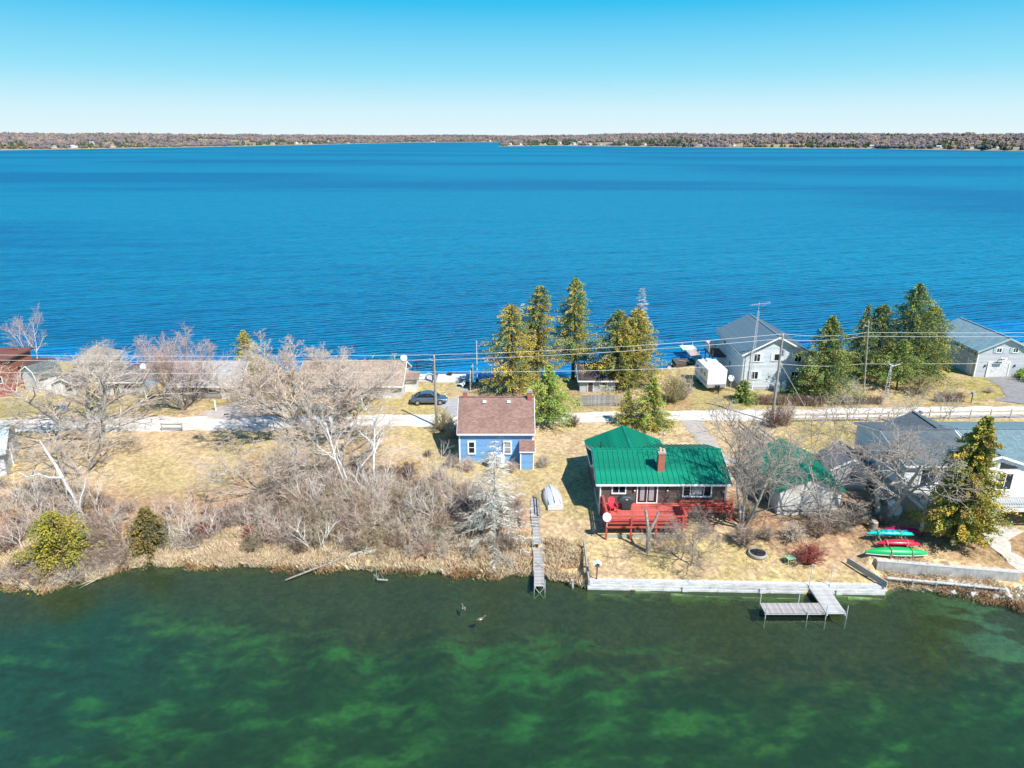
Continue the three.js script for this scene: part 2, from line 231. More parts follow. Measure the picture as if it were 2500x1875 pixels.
// ---------- water ----------
{
  // wind waves on the lake: crests running across, slightly oblique, broken up by smaller ripples
  const W = 1024, wave = (u, v) => {
    let s = 0; const q = u * 2 * Math.PI, w = v * 2 * Math.PI, wob = 1.3 * pnoise(u * 7, v * 7, 7, 7, 101) + 0.8 * pnoise(u * 17, v * 17, 17, 17, 102);
    const cr = (f, g, p, a, k) => { const t = Math.sin(q * f + w * g + p + wob * k); s += a * Math.pow(0.5 + 0.5 * t, 1.6) * (0.35 + 1.3 * pnoise(u * 9 + p, v * 9, 9, 9, 103 + (f | 0))); };
    cr(5, 19, 0, 0.34, 2.2); cr(7, 26, 1.7, 0.26, 2.6); cr(-3, 17, 4.1, 0.14, 2.0); cr(11, 41, 2.2, 0.15, 3);
    s += 0.16 * pnoise(u * 48, v * 96, 48, 96, 110) + 0.08 * pnoise(u * 110, v * 200, 110, 200, 111); return s;
  };
  const wt = tex(W, W, (u, v) => grey(clamp(wave(u, v) * 0.75)), false);
  const streaks = tex(512, 512, (u, v) => { const n = 0.6 * pnoise(u * 4, v * 5, 4, 5, 131) + 0.25 * pnoise(u * 12, v * 20, 12, 20, 132) + 0.15 * pnoise(u * 40, v * 90, 40, 90, 133), k = lerp(0.86, 1.0, sstep(0.3, 0.65, n)); return [k, k, k * 0.5 + 0.5]; }); // wind lanes: darker and lighter reflection bands painted into the water colour
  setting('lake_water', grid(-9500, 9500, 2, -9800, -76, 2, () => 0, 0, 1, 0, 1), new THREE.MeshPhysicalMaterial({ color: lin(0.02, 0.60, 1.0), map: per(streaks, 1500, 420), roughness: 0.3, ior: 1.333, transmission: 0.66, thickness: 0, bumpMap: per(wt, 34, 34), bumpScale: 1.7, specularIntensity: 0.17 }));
  const rt = tex(512, 512, (u, v) => grey(0.4 * pnoise(u * 14, v * 22, 14, 22, 120) + 0.35 * pnoise(u * 40, v * 60, 40, 60, 121) + 0.25 * pnoise(u * 100, v * 130, 100, 130, 122)), false);
  const lag = new THREE.MeshPhysicalMaterial({ color: lin(0.50, 0.76, 0.58), roughness: 0.06, ior: 1.333, transmission: 0.985, thickness: 0, bumpMap: per(rt, 9, 9), bumpScale: 0.035, specularIntensity: 0.9 });
  lag.userData = {};
  setting('lagoon_water', grid(-420, 420, 2, -76, 160, 2, () => 0, 0, 1, 0, 1), lag);
}
// ---------- road, drives, paths ----------
function ribbon(pts, w0, dy, seed, rag = 0.35) { // centre line with half widths, laid on the ground
  const pos = [], uv = [], idx = [], N = 6; let L = 0, rows = 0; const r = rng(seed);
  for (let i = 0; i < pts.length - 1; i++) {
    const [ax, az, aw = w0] = pts[i], [bx, bz, bw = w0] = pts[i + 1], len = Math.hypot(bx - ax, bz - az), n = Math.max(2, Math.ceil(len / 0.8)), nx = -(bz - az) / len, nz = (bx - ax) / len;
    for (let k = (i ? 1 : 0); k <= n; k++) { const t = k / n, hw = lerp(aw, bw, t), e0 = hw + rag * (vnoise((L + len * t) * 0.8, 1, seed) - 0.5) * 2, e1 = hw + rag * (vnoise((L + len * t) * 0.8, 5, seed) - 0.5) * 2;
      for (let j = 0; j <= N; j++) { const o = lerp(-e0, e1, j / N), x = lerp(ax, bx, t) + nx * o, z = lerp(az, bz, t) + nz * o; pos.push(x, gy(x, z) + (j === 0 || j === N ? dy - 0.04 : dy), z); uv.push(L + len * t, o); } rows++; }
    L += len;
  }
  for (let i = 0; i < rows - 1; i++) for (let j = 0; j < N; j++) { const a = i * (N + 1) + j, b = a + 1, c = a + N + 1, d = c + 1; idx.push(a, b, c, b, d, c); }
  const g = new THREE.BufferGeometry(); g.setAttribute('position', new THREE.Float32BufferAttribute(pos, 3)); g.setAttribute('uv', new THREE.Float32BufferAttribute(uv, 2)); g.setIndex(idx); g.computeVertexNormals(); if (g.attributes.normal.getY(0) < 0) { g.setIndex(idx.map((v, i) => idx[i - i % 3 + [0, 2, 1][i % 3]])); g.computeVertexNormals(); } return g;
}
const roadT = tex(512, 256, (u, v) => { const o = (v - 0.5) * 4.4, tr = Math.exp(-Math.pow((Math.abs(o) - 0.75) / 0.32, 2)), n = 0.5 * pnoise(u * 10, v * 5, 10, 5, 31) + 0.5 * pnoise(u * 90, v * 46, 90, 46, 33), g = sstep(0.55, 0.75, pnoise(u * 14, v * 8, 14, 8, 35)) * (1 - tr) * 0.5; return mixc([0.80 + 0.14 * n + 0.05 * tr, 0.785 + 0.14 * n + 0.05 * tr, 0.76 + 0.14 * n + 0.05 * tr], [0.66, 0.60, 0.48], g); }); const rmap = per(roadT, 16, 4.4); rmap.offset.set(0, 0.5);
const gravelM = mat([0.90, 0.88, 0.86], 1, { map: rmap, bumpMap: per(T.gravel, 1.5), bumpScale: 0.01 });
setting('road', ribbon([[-140, -73.6, 2.1], [-57, -74.3, 2.15], [-32, -74.7, 2.0], [-9, -75.8, 1.8], [17, -77.0, 1.6], [36, -77.4, 1.9], [60, -78.4, 1.9], [140, -81, 1.9]], 1.9, 0.05, 3), gravelM);
setting('driveway', ribbon([[66.0, -91.0, 2.4], [66.5, -87, 2.9], [65.5, -82, 4.0], [64.5, -79.8, 5.5]], 3, 0.07, 8, 0.1), M.asphalt);
setting('driveway', ribbon([[-8.2, -82.2, 2.0], [-6.3, -79.5, 1.8], [-5.2, -77.2, 2.2]], 2, 0.06, 12, 0.3), mat([0.55, 0.56, 0.58], 1, { map: per(T.gravel, 3) }));
setting('driveway', ribbon([[-34.5, -80.6, 3.6], [-32, -78.9, 3.4], [-31, -76.3, 3.0]], 2, 0.06, 13, 0.5), mat([0.62, 0.57, 0.55], 1, { map: per(T.gravel, 3) }));
setting('driveway', ribbon([[21.6, -64, 0.9], [20.6, -70, 0.9], [20.5, -75.6, 1.4]], 1.1, 0.06, 14, 0.4), mat([0.60, 0.55, 0.51], 1, { map: per(T.gravel, 3) }));
setting('path', ribbon([[41.2, -52.4, 1.5], [39.2, -50.6, 1.1], [38.6, -48.6, 0.7], [39.2, -46.9, 0.75], [40.2, -45.4, 0.9]], 1, 0.06, 15, 0.15), plain([0.62, 0.58, 0.52], 0.95));
// ---------- the far shore ----------
{
  const L = [[-3600, -900], [-2200, -1500], [-1650, -1740], [-1323, -1931], [-1150, -2330], [-1000, -2814], [-860, -3600], [-651, -4770], [-200, -5200], [500, -5400], [1400, -5600]];
  const Rr = [[-52, -2790], [-20, -2820], [120, -2960], [330, -2840], [610, -2500], [1028, -2209], [1245, -1817], [1700, -1500], [2600, -1000], [3600, -600]];
  const r = rng(77); const trees = [], pines = [], houses = [];
  function shore(name, pts, rowsK, heights, sideSign, colour) {
    const rows = rowsK.map((k) => pts.map(([x, z]) => [x - sideSign * k * 0.35, z - k * 0.94]));
    const sub = 14, pos = [], uv = [], idx = [], nx = (pts.length - 1) * sub + 1;
    const hAt = (k, x, z) => (k === 0 ? -1 : poly(heights, k) + (k > 60 ? 22 * (fbm(x * 0.0021, z * 0.0021, 3, 5) - 0.5) * Math.min(1, k / 900) : 0));
    rows.forEach((row, j) => { for (let i = 0; i < nx; i++) { const s = i / sub, a = Math.min(pts.length - 2, Math.floor(s)), t = s - a, x = lerp(row[a][0], row[a + 1][0], t), z = lerp(row[a][1], row[a + 1][1], t) + (j === 0 ? 14 * (vnoise(i * 0.7, 3, 5) - 0.5) : 0); pos.push(x, hAt(rowsK[j], x, z), z); uv.push(x, z); } });
    for (let j = 0; j < rows.length - 1; j++) for (let i = 0; i < nx - 1; i++) { const a = j * nx + i, b = a + 1, c = a + nx, d = c + 1; idx.push(a, b, c, b, d, c); }
    const g = new THREE.BufferGeometry(); g.setAttribute('position', new THREE.Float32BufferAttribute(pos, 3)); g.setAttribute('uv', new THREE.Float32BufferAttribute(uv, 2)); g.setIndex(idx); g.computeVertexNormals(); if (g.attributes.normal.getY(nx + 2) < 0) { g.setIndex(idx.map((v, i) => idx[i - i % 3 + [0, 2, 1][i % 3]])); g.computeVertexNormals(); }
    setting('far_shore', g, colour);
    return (s, k) => { const a = Math.min(pts.length - 2, Math.floor(s)), t = s - a; let j = 0; while (j < rowsK.length - 2 && rowsK[j + 1] < k) j++; const q = (k - rowsK[j]) / (rowsK[j + 1] - rowsK[j]); const p = [0, 1].map((e) => { const row = rows[j + e]; return [lerp(row[a][0], row[a + 1][0], t), lerp(row[a][1], row[a + 1][1], t)]; }); const x = lerp(p[0][0], p[1][0], q), z = lerp(p[0][1], p[1][1], q); return [x, lerp(hAt(rowsK[j], p[0][0], p[0][1]), hAt(rowsK[j + 1], p[1][0], p[1][1]), q), z]; };
  }
  const field = tex(256, 256, (u, v) => mixc([0.62, 0.56, 0.44], [0.52, 0.48, 0.42], pnoise(u * 9, v * 9, 9, 9, 3)));
  const land = mat([0.95, 0.95, 0.95], 1, { map: per(field, 700) });
  const K = [0, 12, 30, 120, 350, 800, 1500, 2400];
  const PL = shore('left', L, K, [[0, -1], [12, 2], [30, 4], [120, 7], [350, 13], [800, 21], [1500, 33], [2400, 40]], 1, land);
  const PR = shore('right', Rr, K, [[0, -1], [12, 2], [30, 4], [120, 7], [350, 12], [800, 22], [1500, 36], [2400, 42]], -1, land);
  const inView = (x, z) => z < -600 && Math.abs(x) < -z * 0.80 + 60;
  const spots = [];
  // houses and barns scattered along the far shore
  const wallG = B(13, 5, 9, 0, 2.5, 0), roofG = prism([[-5.2, 5], [5.2, 5], [0, 8.2]], 14, 'x'), wm = mat([0.60, 0.60, 0.60], 0.8), rm = [mat([0.50, 0.50, 0.52], 0.8), mat([0.30, 0.24, 0.22], 0.8)];
  const hr = rng(31);
  for (let i = 0, made = 0; i < 400 && made < 44; i++) {
    const left = hr() < 0.5, P = left ? PL : PR, n = left ? L.length - 1 : Rr.length - 1, s = hr() * n, k = hr() < 0.6 ? 22 + 40 * hr() : 60 + 340 * hr(), p = P(s, k); if (!inView(p[0], p[2]) || p[2] < -5300) continue; made++; spots.push(p);
    const o = thing('far_house', 'tiny pale house among the trees on the far shore', 'house', [p[0], p[1] - 0.5, p[2]], hr() * 3, 'houses along the far shore'); const f = 0.6 + 0.5 * hr(); o.scale.setScalar(f);
    part(o, 'wall', wallG, wm); part(o, 'roof', roofG, rm[made % 2]);
  }
  for (const [P, n, count, sd] of [[PL, L.length - 1, 15000, 1], [PR, Rr.length - 1, 15000, 2]]) {
    for (let i = 0; i < count; i++) {
      const s = r() * n, k = 16 + 2200 * Math.pow(r(), 1.9), p = P(s, k); if (!inView(p[0], p[2])) continue;
      if (spots.some((h) => Math.abs(p[0] - h[0] - (p[2] - h[2]) * -h[0] / -h[2]) < 13 && p[2] > h[2] - 6 && p[2] < h[2] + 160)) continue; const f = fbm(p[0] * 0.006, p[2] * 0.006, 3, sd), open = k > 26 && k < 700 ? sstep(0.50, 0.40, f) : 0; if (r() < open) continue;
      const sc = (0.45 + 0.6 * r() + 0.7 * fbm(p[0] * 0.012, p[2] * 0.012, 2, 14)) * (k < 40 ? 0.7 : 1);
      const pine = sd === 2 ? (k < 260 ? sstep(0.45, 0.57, fbm(p[0] * 0.009, p[2] * 0.009, 2, 8)) * 0.85 : 0.06) : (k < 320 ? sstep(0.56, 0.66, fbm(p[0] * 0.009, p[2] * 0.009, 2, 8)) * 0.8 : 0.04);
      (r() < pine ? pines : trees).push([p, sc]);
    }
  }
  const blob = (seed, tall) => { const g = new THREE.IcosahedronGeometry(1, 2), p = g.attributes.position, q = rng(seed); for (let i = 0; i < p.count; i++) { const x = p.getX(i), y = p.getY(i), z = p.getZ(i), k = 0.72 + 0.56 * hash2(Math.round(x * 50), Math.round(y * 50) + Math.round(z * 50) * 7, seed); p.setXYZ(i, x * k * (tall ? 1 - 0.75 * clamp((y + 1) / 2) : 1), y * k, z * k * (tall ? 1 - 0.75 * clamp((y + 1) / 2) : 1)); } g.computeVertexNormals(); return g; };
  function wood(name, list, geo, w, h, cols, m) {
    const o = shade(new THREE.InstancedMesh(geo, m, list.length)); o.name = name; o.userData.kind = 'stuff'; const q = rng(9), mm = new THREE.Matrix4(), e = new THREE.Euler(), c = new THREE.Color();
    list.forEach(([p, sc], i) => { const hh = h * sc * (0.8 + 0.4 * q()); mm.compose(V(p[0], p[1] + hh * 0.42, p[2]), new THREE.Quaternion().setFromEuler(e.set(0, q() * 6.3, 0)), V(w * sc * (0.8 + 0.5 * q()), hh * 0.5, w * sc)); o.setMatrixAt(i, mm); const a = cols[Math.floor(q() * cols.length)], j = 0.8 + 0.4 * q(); o.setColorAt(i, c.setRGB(a[0] * j, a[1] * j, a[2] * j)); });
    scene.add(o);
  }
  wood('far_bare_woods', trees, blob(3, false), 6.5, 11.5, [[0.17, 0.14, 0.145], [0.20, 0.16, 0.145], [0.15, 0.13, 0.15], [0.25, 0.18, 0.13], [0.16, 0.135, 0.13]], mat([1, 1, 1], 1));
  wood('far_evergreen_woods', pines, blob(4, true), 5, 14, [[0.045, 0.075, 0.045], [0.06, 0.085, 0.05], [0.07, 0.08, 0.04]], mat([1, 1, 1], 1));
}
// ---------- buildings ----------
function gableRoof(o, { L, S, h, rise, over = 0.3, gov = 0.3, t = 0.1, roof, axis = 'x', at = [0, 0, 0], panel, name = 'roof_slope', fascia, only, panelRoof }) {
  const a = Math.atan2(rise, S / 2), run = S / 2 + over, sl = run / Math.cos(a), LL = L + 2 * gov, turn = (g) => { if (axis === 'z') g.rotateY(Math.PI / 2); return g.translate(...at); };
  for (const s of [1, -1]) {
    const place = (g, up) => turn(g.translate(0, up, 0).rotateX(s * a).translate(0, h + rise - Math.tan(a) * run / 2 + t / 2 / Math.cos(a), s * run / 2));
    const slope = part(o, name, place(B(LL, t, sl), 0), roof);
    if (panel) {
      const n = Math.round(LL / panel), w = LL / n, g = place(join([B(w - (panelRoof ? 0.09 : 0.012), 0.024, sl + 0.02), B(0.05, 0.05, sl + 0.02, -w / 2 + (panelRoof ? 0.07 : 0.03), 0.034, 0)]), t / 2 + 0.012);
      for (let k = 0; k < n; k++) { const m = part(slope, 'roof_panel', g, panelRoof || roof), d = -LL / 2 + w * (k + 0.5); if (axis === 'z') m.position.z = -d; else m.position.x = d; }
    }
    if (fascia) {
      part(o, 'fascia', turn(B(LL, 0.17, 0.05, 0, h + rise - Math.tan(a) * run - 0.03, s * (run + 0.02))), fascia);
      for (const e of [-1, 1]) part(o, 'rake_board', turn(beam([e * (LL / 2 + 0.02), h + rise - 0.03, 0], [e * (LL / 2 + 0.02), h + rise - Math.tan(a) * run - 0.03, s * run], 0.05, 0.18)), fascia);
    }
  }
  part(o, 'ridge_cap', turn(beam([-LL / 2, h + rise + t + 0.02, 0], [LL / 2, h + rise + t + 0.02, 0], 0.26, 0.05)), panelRoof || roof);
}
function gableWall(o, { L, S, h, rise, wall, axis = 'x', at = [0, 0, 0], name = 'wall', base = -0.5 }) {
  const g = prism([[-S / 2, base], [S / 2, base], [S / 2, h], [0, h + rise], [-S / 2, h]], L, 'x'); if (axis === 'z') g.rotateY(Math.PI / 2);
  return part(o, name, metric(g).translate(...at), wall);
}
const FACE = { f: (W, D, u, y) => [[u, y, D / 2], 0], b: (W, D, u, y) => [[-u, y, -D / 2], Math.PI], r: (W, D, u, y) => [[W / 2, y, -u], Math.PI / 2], l: (W, D, u, y) => [[-W / 2, y, u], -Math.PI / 2] };
function win(o, [W, D, ox = 0, oz = 0], face, u, y, w, h, { frame = M.trim, pane = M.pane, ft = 0.09, bars = 'v', shutter, name = 'window', curtain } = {}) {
  const [p, ry] = FACE[face](W, D, u, y), f = [B(w + 2 * ft, ft, 0.09, 0, h / 2 + ft / 2, 0.03), B(w + 2 * ft, ft, 0.11, 0, -h / 2 - ft / 2, 0.04), B(ft, h, 0.09, -w / 2 - ft / 2, 0, 0.03), B(ft, h, 0.09, w / 2 + ft / 2, 0, 0.03)];
  if (bars.includes('v')) f.push(B(0.05, h, 0.05, 0, 0, 0.02)); if (bars.includes('h')) f.push(B(w, 0.05, 0.05, 0, 0, 0.021)); if (bars.includes('3')) f.push(B(0.05, h, 0.05, -w / 4, 0, 0.02), B(0.05, h, 0.05, w / 4, 0, 0.02));
  const m = part(o, name, f, frame); m.position.set(p[0] + ox, p[1], p[2] + oz); m.rotation.y = ry;
  if (curtain) { part(m, 'curtain', curtain.map(([a, b]) => B((b - a) * w, h * 0.8, 0.012, (a + b) / 2 * w - w / 2, 0, 0.012)), M.curtain); part(m, 'pane', B(w, h, 0.01, 0, 0, 0.005), pane); }
  else part(m, 'pane', B(w, h, 0.012, 0, 0, 0.012), pane);
  if (shutter) for (const s of [-1, 1]) part(m, 'shutter', B(0.34, h + 0.15, 0.05, s * (w / 2 + ft + 0.19), 0, 0.03), shutter);
  return m;
}
function doorPart(o, [W, D, ox = 0, oz = 0], face, u, w, h, { colour = M.white, y = 0, name = 'door', handle = true } = {}) {
  const [p, ry] = FACE[face](W, D, u, y), m = part(o, name, [B(w, h, 0.06, 0, h / 2, 0.03)], colour); m.position.set(p[0] + ox, p[1], p[2] + oz); m.rotation.y = ry;
  part(m, 'frame', [B(w + 0.16, 0.08, 0.08, 0, h + 0.04, 0.045), B(0.08, h, 0.08, -w / 2 - 0.04, h / 2, 0.045), B(0.08, h, 0.08, w / 2 + 0.04, h / 2, 0.045)], M.trim);
  if (handle) part(m, 'handle', S(0.035, w * 0.4, h * 0.48, 0.09), M.steel); return m;
}
function corners(o, W, D, h, m, ox = 0, oz = 0) { for (const a of [-1, 1]) for (const b of [-1, 1]) part(o, 'corner_board', B(0.14, h, 0.14, ox + a * (W / 2 - 0.045), h / 2, oz + b * (D / 2 - 0.045)), m); }
function chimneyPart(o, x, y0, z, w, d, h, cap = 0.12) { const c = part(o, 'chimney', B(w, h, d, x, y0 + h / 2, z), M.brick); part(c, 'chimney_cap', B(w + 0.1, cap, d + 0.1, x, y0 + h + cap / 2, z), M.concrete); return c; }

// blue clapboard house
{
  const W = 7.3, D = 6.6, o = thing('blue_house', 'blue clapboard house with brown shingle roof and two brick chimneys', 'house', put(-1.57, -67.54));
  const blue = siding([0.20, 0.41, 0.72]), brown = shingles([0.30, 0.18, 0.15]);
  gableWall(o, { L: W, S: D, h: 3.45, rise: 2.3, wall: blue }); part(o, 'foundation', B(W + 0.06, 0.5, D + 0.06, 0, 0, 0), M.concrete);
  gableRoof(o, { L: W, S: D, h: 3.45, rise: 2.3, over: 0.28, gov: 0.16, roof: brown, fascia: M.trim }); corners(o, W, D, 3.4, M.trim);
  const dim = [W, D]; win(o, dim, 'f', -2.42, 1.72, 0.52, 1.15, { bars: 'h', ft: 0.15 }); win(o, dim, 'f', 1.12, 1.72, 0.58, 1.15, { bars: 'h', ft: 0.15, curtain: [[0, 1]] });
  win(o, dim, 'r', 0, 3.9, 0.6, 0.9, { bars: 'h' }); win(o, dim, 'l', 0, 3.9, 0.6, 0.9, { bars: 'h' }); win(o, dim, 'r', 1.6, 1.7, 0.6, 1.1, { bars: 'h' });
  chimneyPart(o, -3.2, 5.0, -0.1, 0.45, 0.45, 1.35, 0.24); chimneyPart(o, 3.35, 5.0, 0.2, 0.45, 0.45, 1.42, 0.22);
  for (const x of [-1.2, 1.24]) { const v = part(o, 'roof_vent', B(0.32, 0.14, 0.32, x, 5.55, 0.52).rotateX(0), M.trim); part(v, 'flashing', B(0.46, 0.03, 0.46, x, 5.47, 0.56), M.galv); }
  // lean-to by the right corner
  const lx = 3.03; part(o, 'lean_to_wall', metric(prism([[0, -0.4], [1.4, -0.4], [1.4, 1.85], [0, 2.3]], 1.3, 'x')).rotateY(Math.PI).translate(lx, 0, D / 2), blue).scale.set(1, 1, 1);
  part(o, 'lean_to_roof', B(1.5, 0.08, 1.62).rotateX(0.32).translate(lx, 2.22, D / 2 + 0.76), brown); part(o, 'lean_to_fascia', B(1.5, 0.12, 0.05, lx, 1.90, D / 2 + 1.53), M.trim);
  for (const s of [-1, 1]) part(o, 'corner_board', B(0.11, 2.0, 0.11, lx + s * 0.62, 0.95, D / 2 + 1.39), M.trim);
  part(o, 'meter_box', [B(0.3, 0.55, 0.4, W / 2 + 0.15, 0.75, 2.2)], M.white);
}
// cottage with the green metal roof and red deck
{
  const W = 10.8, D = 7.5, x0 = 12.9, z0 = -58.0, o = thing('green_roof_cottage', 'dark brown cottage with green metal roof and red deck', 'house', [x0, 1.2, z0]);
  const brown = siding([0.135, 0.10, 0.085]), green = mat([0.006, 0.29, 0.17], 0.42, { map: per(T.stain, 4.2) }), h = 3.1, rise = 1.28;
  gableWall(o, { L: W, S: D, h, rise, wall: brown }); part(o, 'foundation', B(W + 0.08, 1.15, D + 0.08, 0, 0.3, 0), M.concrete);
  gableRoof(o, { L: W, S: D, h, rise, over: 0.30, gov: 0.36, roof: green, panel: 0.44, fascia: M.trim });
  gableWall(o, { L: 5.3, S: 6.6, h: 2.95, rise: 1.36, axis: 'z', at: [-2.15, 0, -2.68], wall: brown, name: 'wing_wall' });
  gableRoof(o, { L: 5.3, S: 6.6, h: 2.95, rise: 1.36, over: 0.35, gov: 0.12, axis: 'z', at: [-2.15, 0, -2.85], roof: green, panel: 0.44, name: 'wing_roof_slope', fascia: M.trim });
  const dim = [W, D]; corners(o, W, D, h, M.trim);
  win(o, dim, 'f', -3.78, 2.42, 1.05, 0.62, { ft: 0.1 });
  const pd = win(o, dim, 'f', -1.35, 2.10, 1.62, 1.86, { ft: 0.09, name: 'patio_door', curtain: [[0.13, 0.36], [0.6, 0.86]], pane: mat([0.03, 0.026, 0.026], 0.08) });
  win(o, dim, 'f', 2.9, 2.28, 2.3, 0.92, { ft: 0.11, bars: '3', curtain: [[0.3, 0.7]] }); win(o, dim, 'l', 0.4, 2.3, 0.7, 0.8); win(o, dim, 'l', -2.0, 2.3, 0.9, 0.8);
  for (const x of [-2.45, 0.35]) { const l = part(o, 'wall_lamp', [B(0.12, 0.26, 0.12, x, 2.55, D / 2 + 0.1)], M.black); part(l, 'lamp_glass', S(0.08, x, 2.36, D / 2 + 0.12), mat([0.8, 0.8, 0.75], 0.3)); }
  const ch = chimneyPart(o, -0.08, 3.1, 2.45, 0.58, 0.62, 2.15, 0.16); part(ch, 'flue', [C(0.13, 0.11, 0.3, -0.2, 5.4, 2.45), C(0.13, 0.11, 0.22, 0.1, 5.4, 2.45)], mat([0.62, 0.42, 0.28], 0.9));
  part(o, 'vent_pipe', C(0.05, 0.05, 0.7, -4.9, 4.3, -0.5, 8), M.black);
  // deck
  const dy = 1.14, zf = D / 2, front = zf + 3.85, xl = -5.3, xr = 1.2, xe = 5.65, dk = part(o, 'deck', [B(xr - xl, 0.16, 0.06, (xl + xr) / 2, dy - 0.12, front), B(0.06, 0.16, front - zf, xl, dy - 0.12, (zf + front) / 2), B(0.06, 0.16, front - zf - 1.3, xr, dy - 0.12, (zf + front) / 2 + 0.65), B(xe - xr, 0.16, 0.06, (xr + xe) / 2, dy - 0.12, zf + 1.3), B(0.06, 0.16, 1.3, xe, dy - 0.12, zf + 0.65)], M.deckRed);
  const reds = [[0.74, 0.155, 0.125], [0.66, 0.14, 0.11], [0.78, 0.19, 0.155], [0.70, 0.135, 0.105]].map((c) => woodM(c)), bd = 0.19, nb = Math.floor((front - zf - 0.06) / bd);
  const g1 = B(xr - xl - 0.02, 0.035, bd - 0.012), g2 = B(xe - xl - 0.04, 0.035, bd - 0.012);
  for (let k = 0; k < nb; k++) { const z = zf + 0.12 + k * bd, lg = k < 6, b = part(dk, 'deck_board', lg ? g2 : g1, reds[(k * 7) % 4]); b.position.set(lg ? (xl + xe) / 2 : (xl + xr) / 2, dy - 0.02, z); }
  const post = (x, z, y0, y1, w = 0.13) => part(o, 'deck_post', B(w, y1 - y0, w, x, (y0 + y1) / 2, z), M.deckRed);
  for (const x of [-5.24, -3.25, -1.22, 0.9]) post(x, front - 0.08, -0.4, dy + 0.76); post(-5.24, zf + 0.2, -0.4, dy + 0.76); post(-5.24, zf + 2.0, -0.4, dy + 0.76);
  for (const x of [1.3, 3.5, 5.6]) post(x, zf + 1.24, -0.4, dy + 0.76); post(1.14, zf + 2.4, -0.4, dy + 0.76);
  const rail = (a, b, w = 0.05, hh = 0.14) => part(o, 'deck_rail', beam(a, b, w, hh), M.deckRed);
  for (const [y, w, hh] of [[dy + 0.16, 0.05, 0.14], [dy + 0.45, 0.05, 0.16], [dy + 0.78, 0.18, 0.045]]) { rail([-5.3, y, front - 0.16], [1.2, y, front - 0.16], w, hh); rail([-5.16, y, zf + 0.1], [-5.16, y, front - 0.2], w, hh); rail([1.2, y, zf + 1.16], [5.65, y, zf + 1.16], w, hh); rail([1.22, y, zf + 1.3], [1.22, y, front - 0.2], w, hh); }
  part(o, 'deck_skirt', B(5.9, 0.34, 0.05, -2.2, -0.02, front - 0.3), mat([0.33, 0.36, 0.33], 0.9));
  part(o, 'downpipe', C(0.05, 0.05, 3.0, -W / 2 + 0.02, 0.05, D / 2 + 0.12, 8), M.trim);
}
// green-roofed shed
{
  const o = thing('garden_shed', 'pale shed with green metal roof behind bare trees', 'shed', [25.45, 1.25, -57.95]), W = 5.3, D = 7.8;
  const green = mat([0.003, 0.20, 0.12], 0.45, { map: per(T.grain, 3) }); gableWall(o, { L: D, S: W, h: 2.35, rise: 1.2, axis: 'z', wall: plain([0.78, 0.76, 0.73], 0.8) });
  gableRoof(o, { L: D, S: W, h: 2.35, rise: 1.2, over: 0.35, gov: 0.2, axis: 'z', roof: green, panel: 0.55 }); doorPart(o, [W, D], 'l', 1.5, 0.9, 1.9, { colour: M.darkWood }); win(o, [W, D], 'l', -1.6, 1.5, 0.8, 0.7);
  part(o, 'sill_beam', B(W + 0.1, 0.16, 0.1, 0, 0.5, D / 2 + 0.03), M.greyWood);
}
{
  const o = thing('storage_shed', 'small whitish shed with grey shingle roof beside the white house', 'shed', [31.3, 1.25, -60.6], -0.12), W = 3.1, D = 3.4;
  gableWall(o, { L: D, S: W, h: 2.15, rise: 0.95, axis: 'z', wall: siding([0.62, 0.66, 0.72]) }); gableRoof(o, { L: D, S: W, h: 2.15, rise: 0.95, over: 0.3, gov: 0.3, axis: 'z', roof: shingles([0.20, 0.20, 0.22]), fascia: M.trim });
  win(o, [W, D], 'f', 0.3, 1.45, 0.7, 0.7, { bars: 'vh' }); doorPart(o, [W, D], 'l', 0, 0.85, 1.85);
}
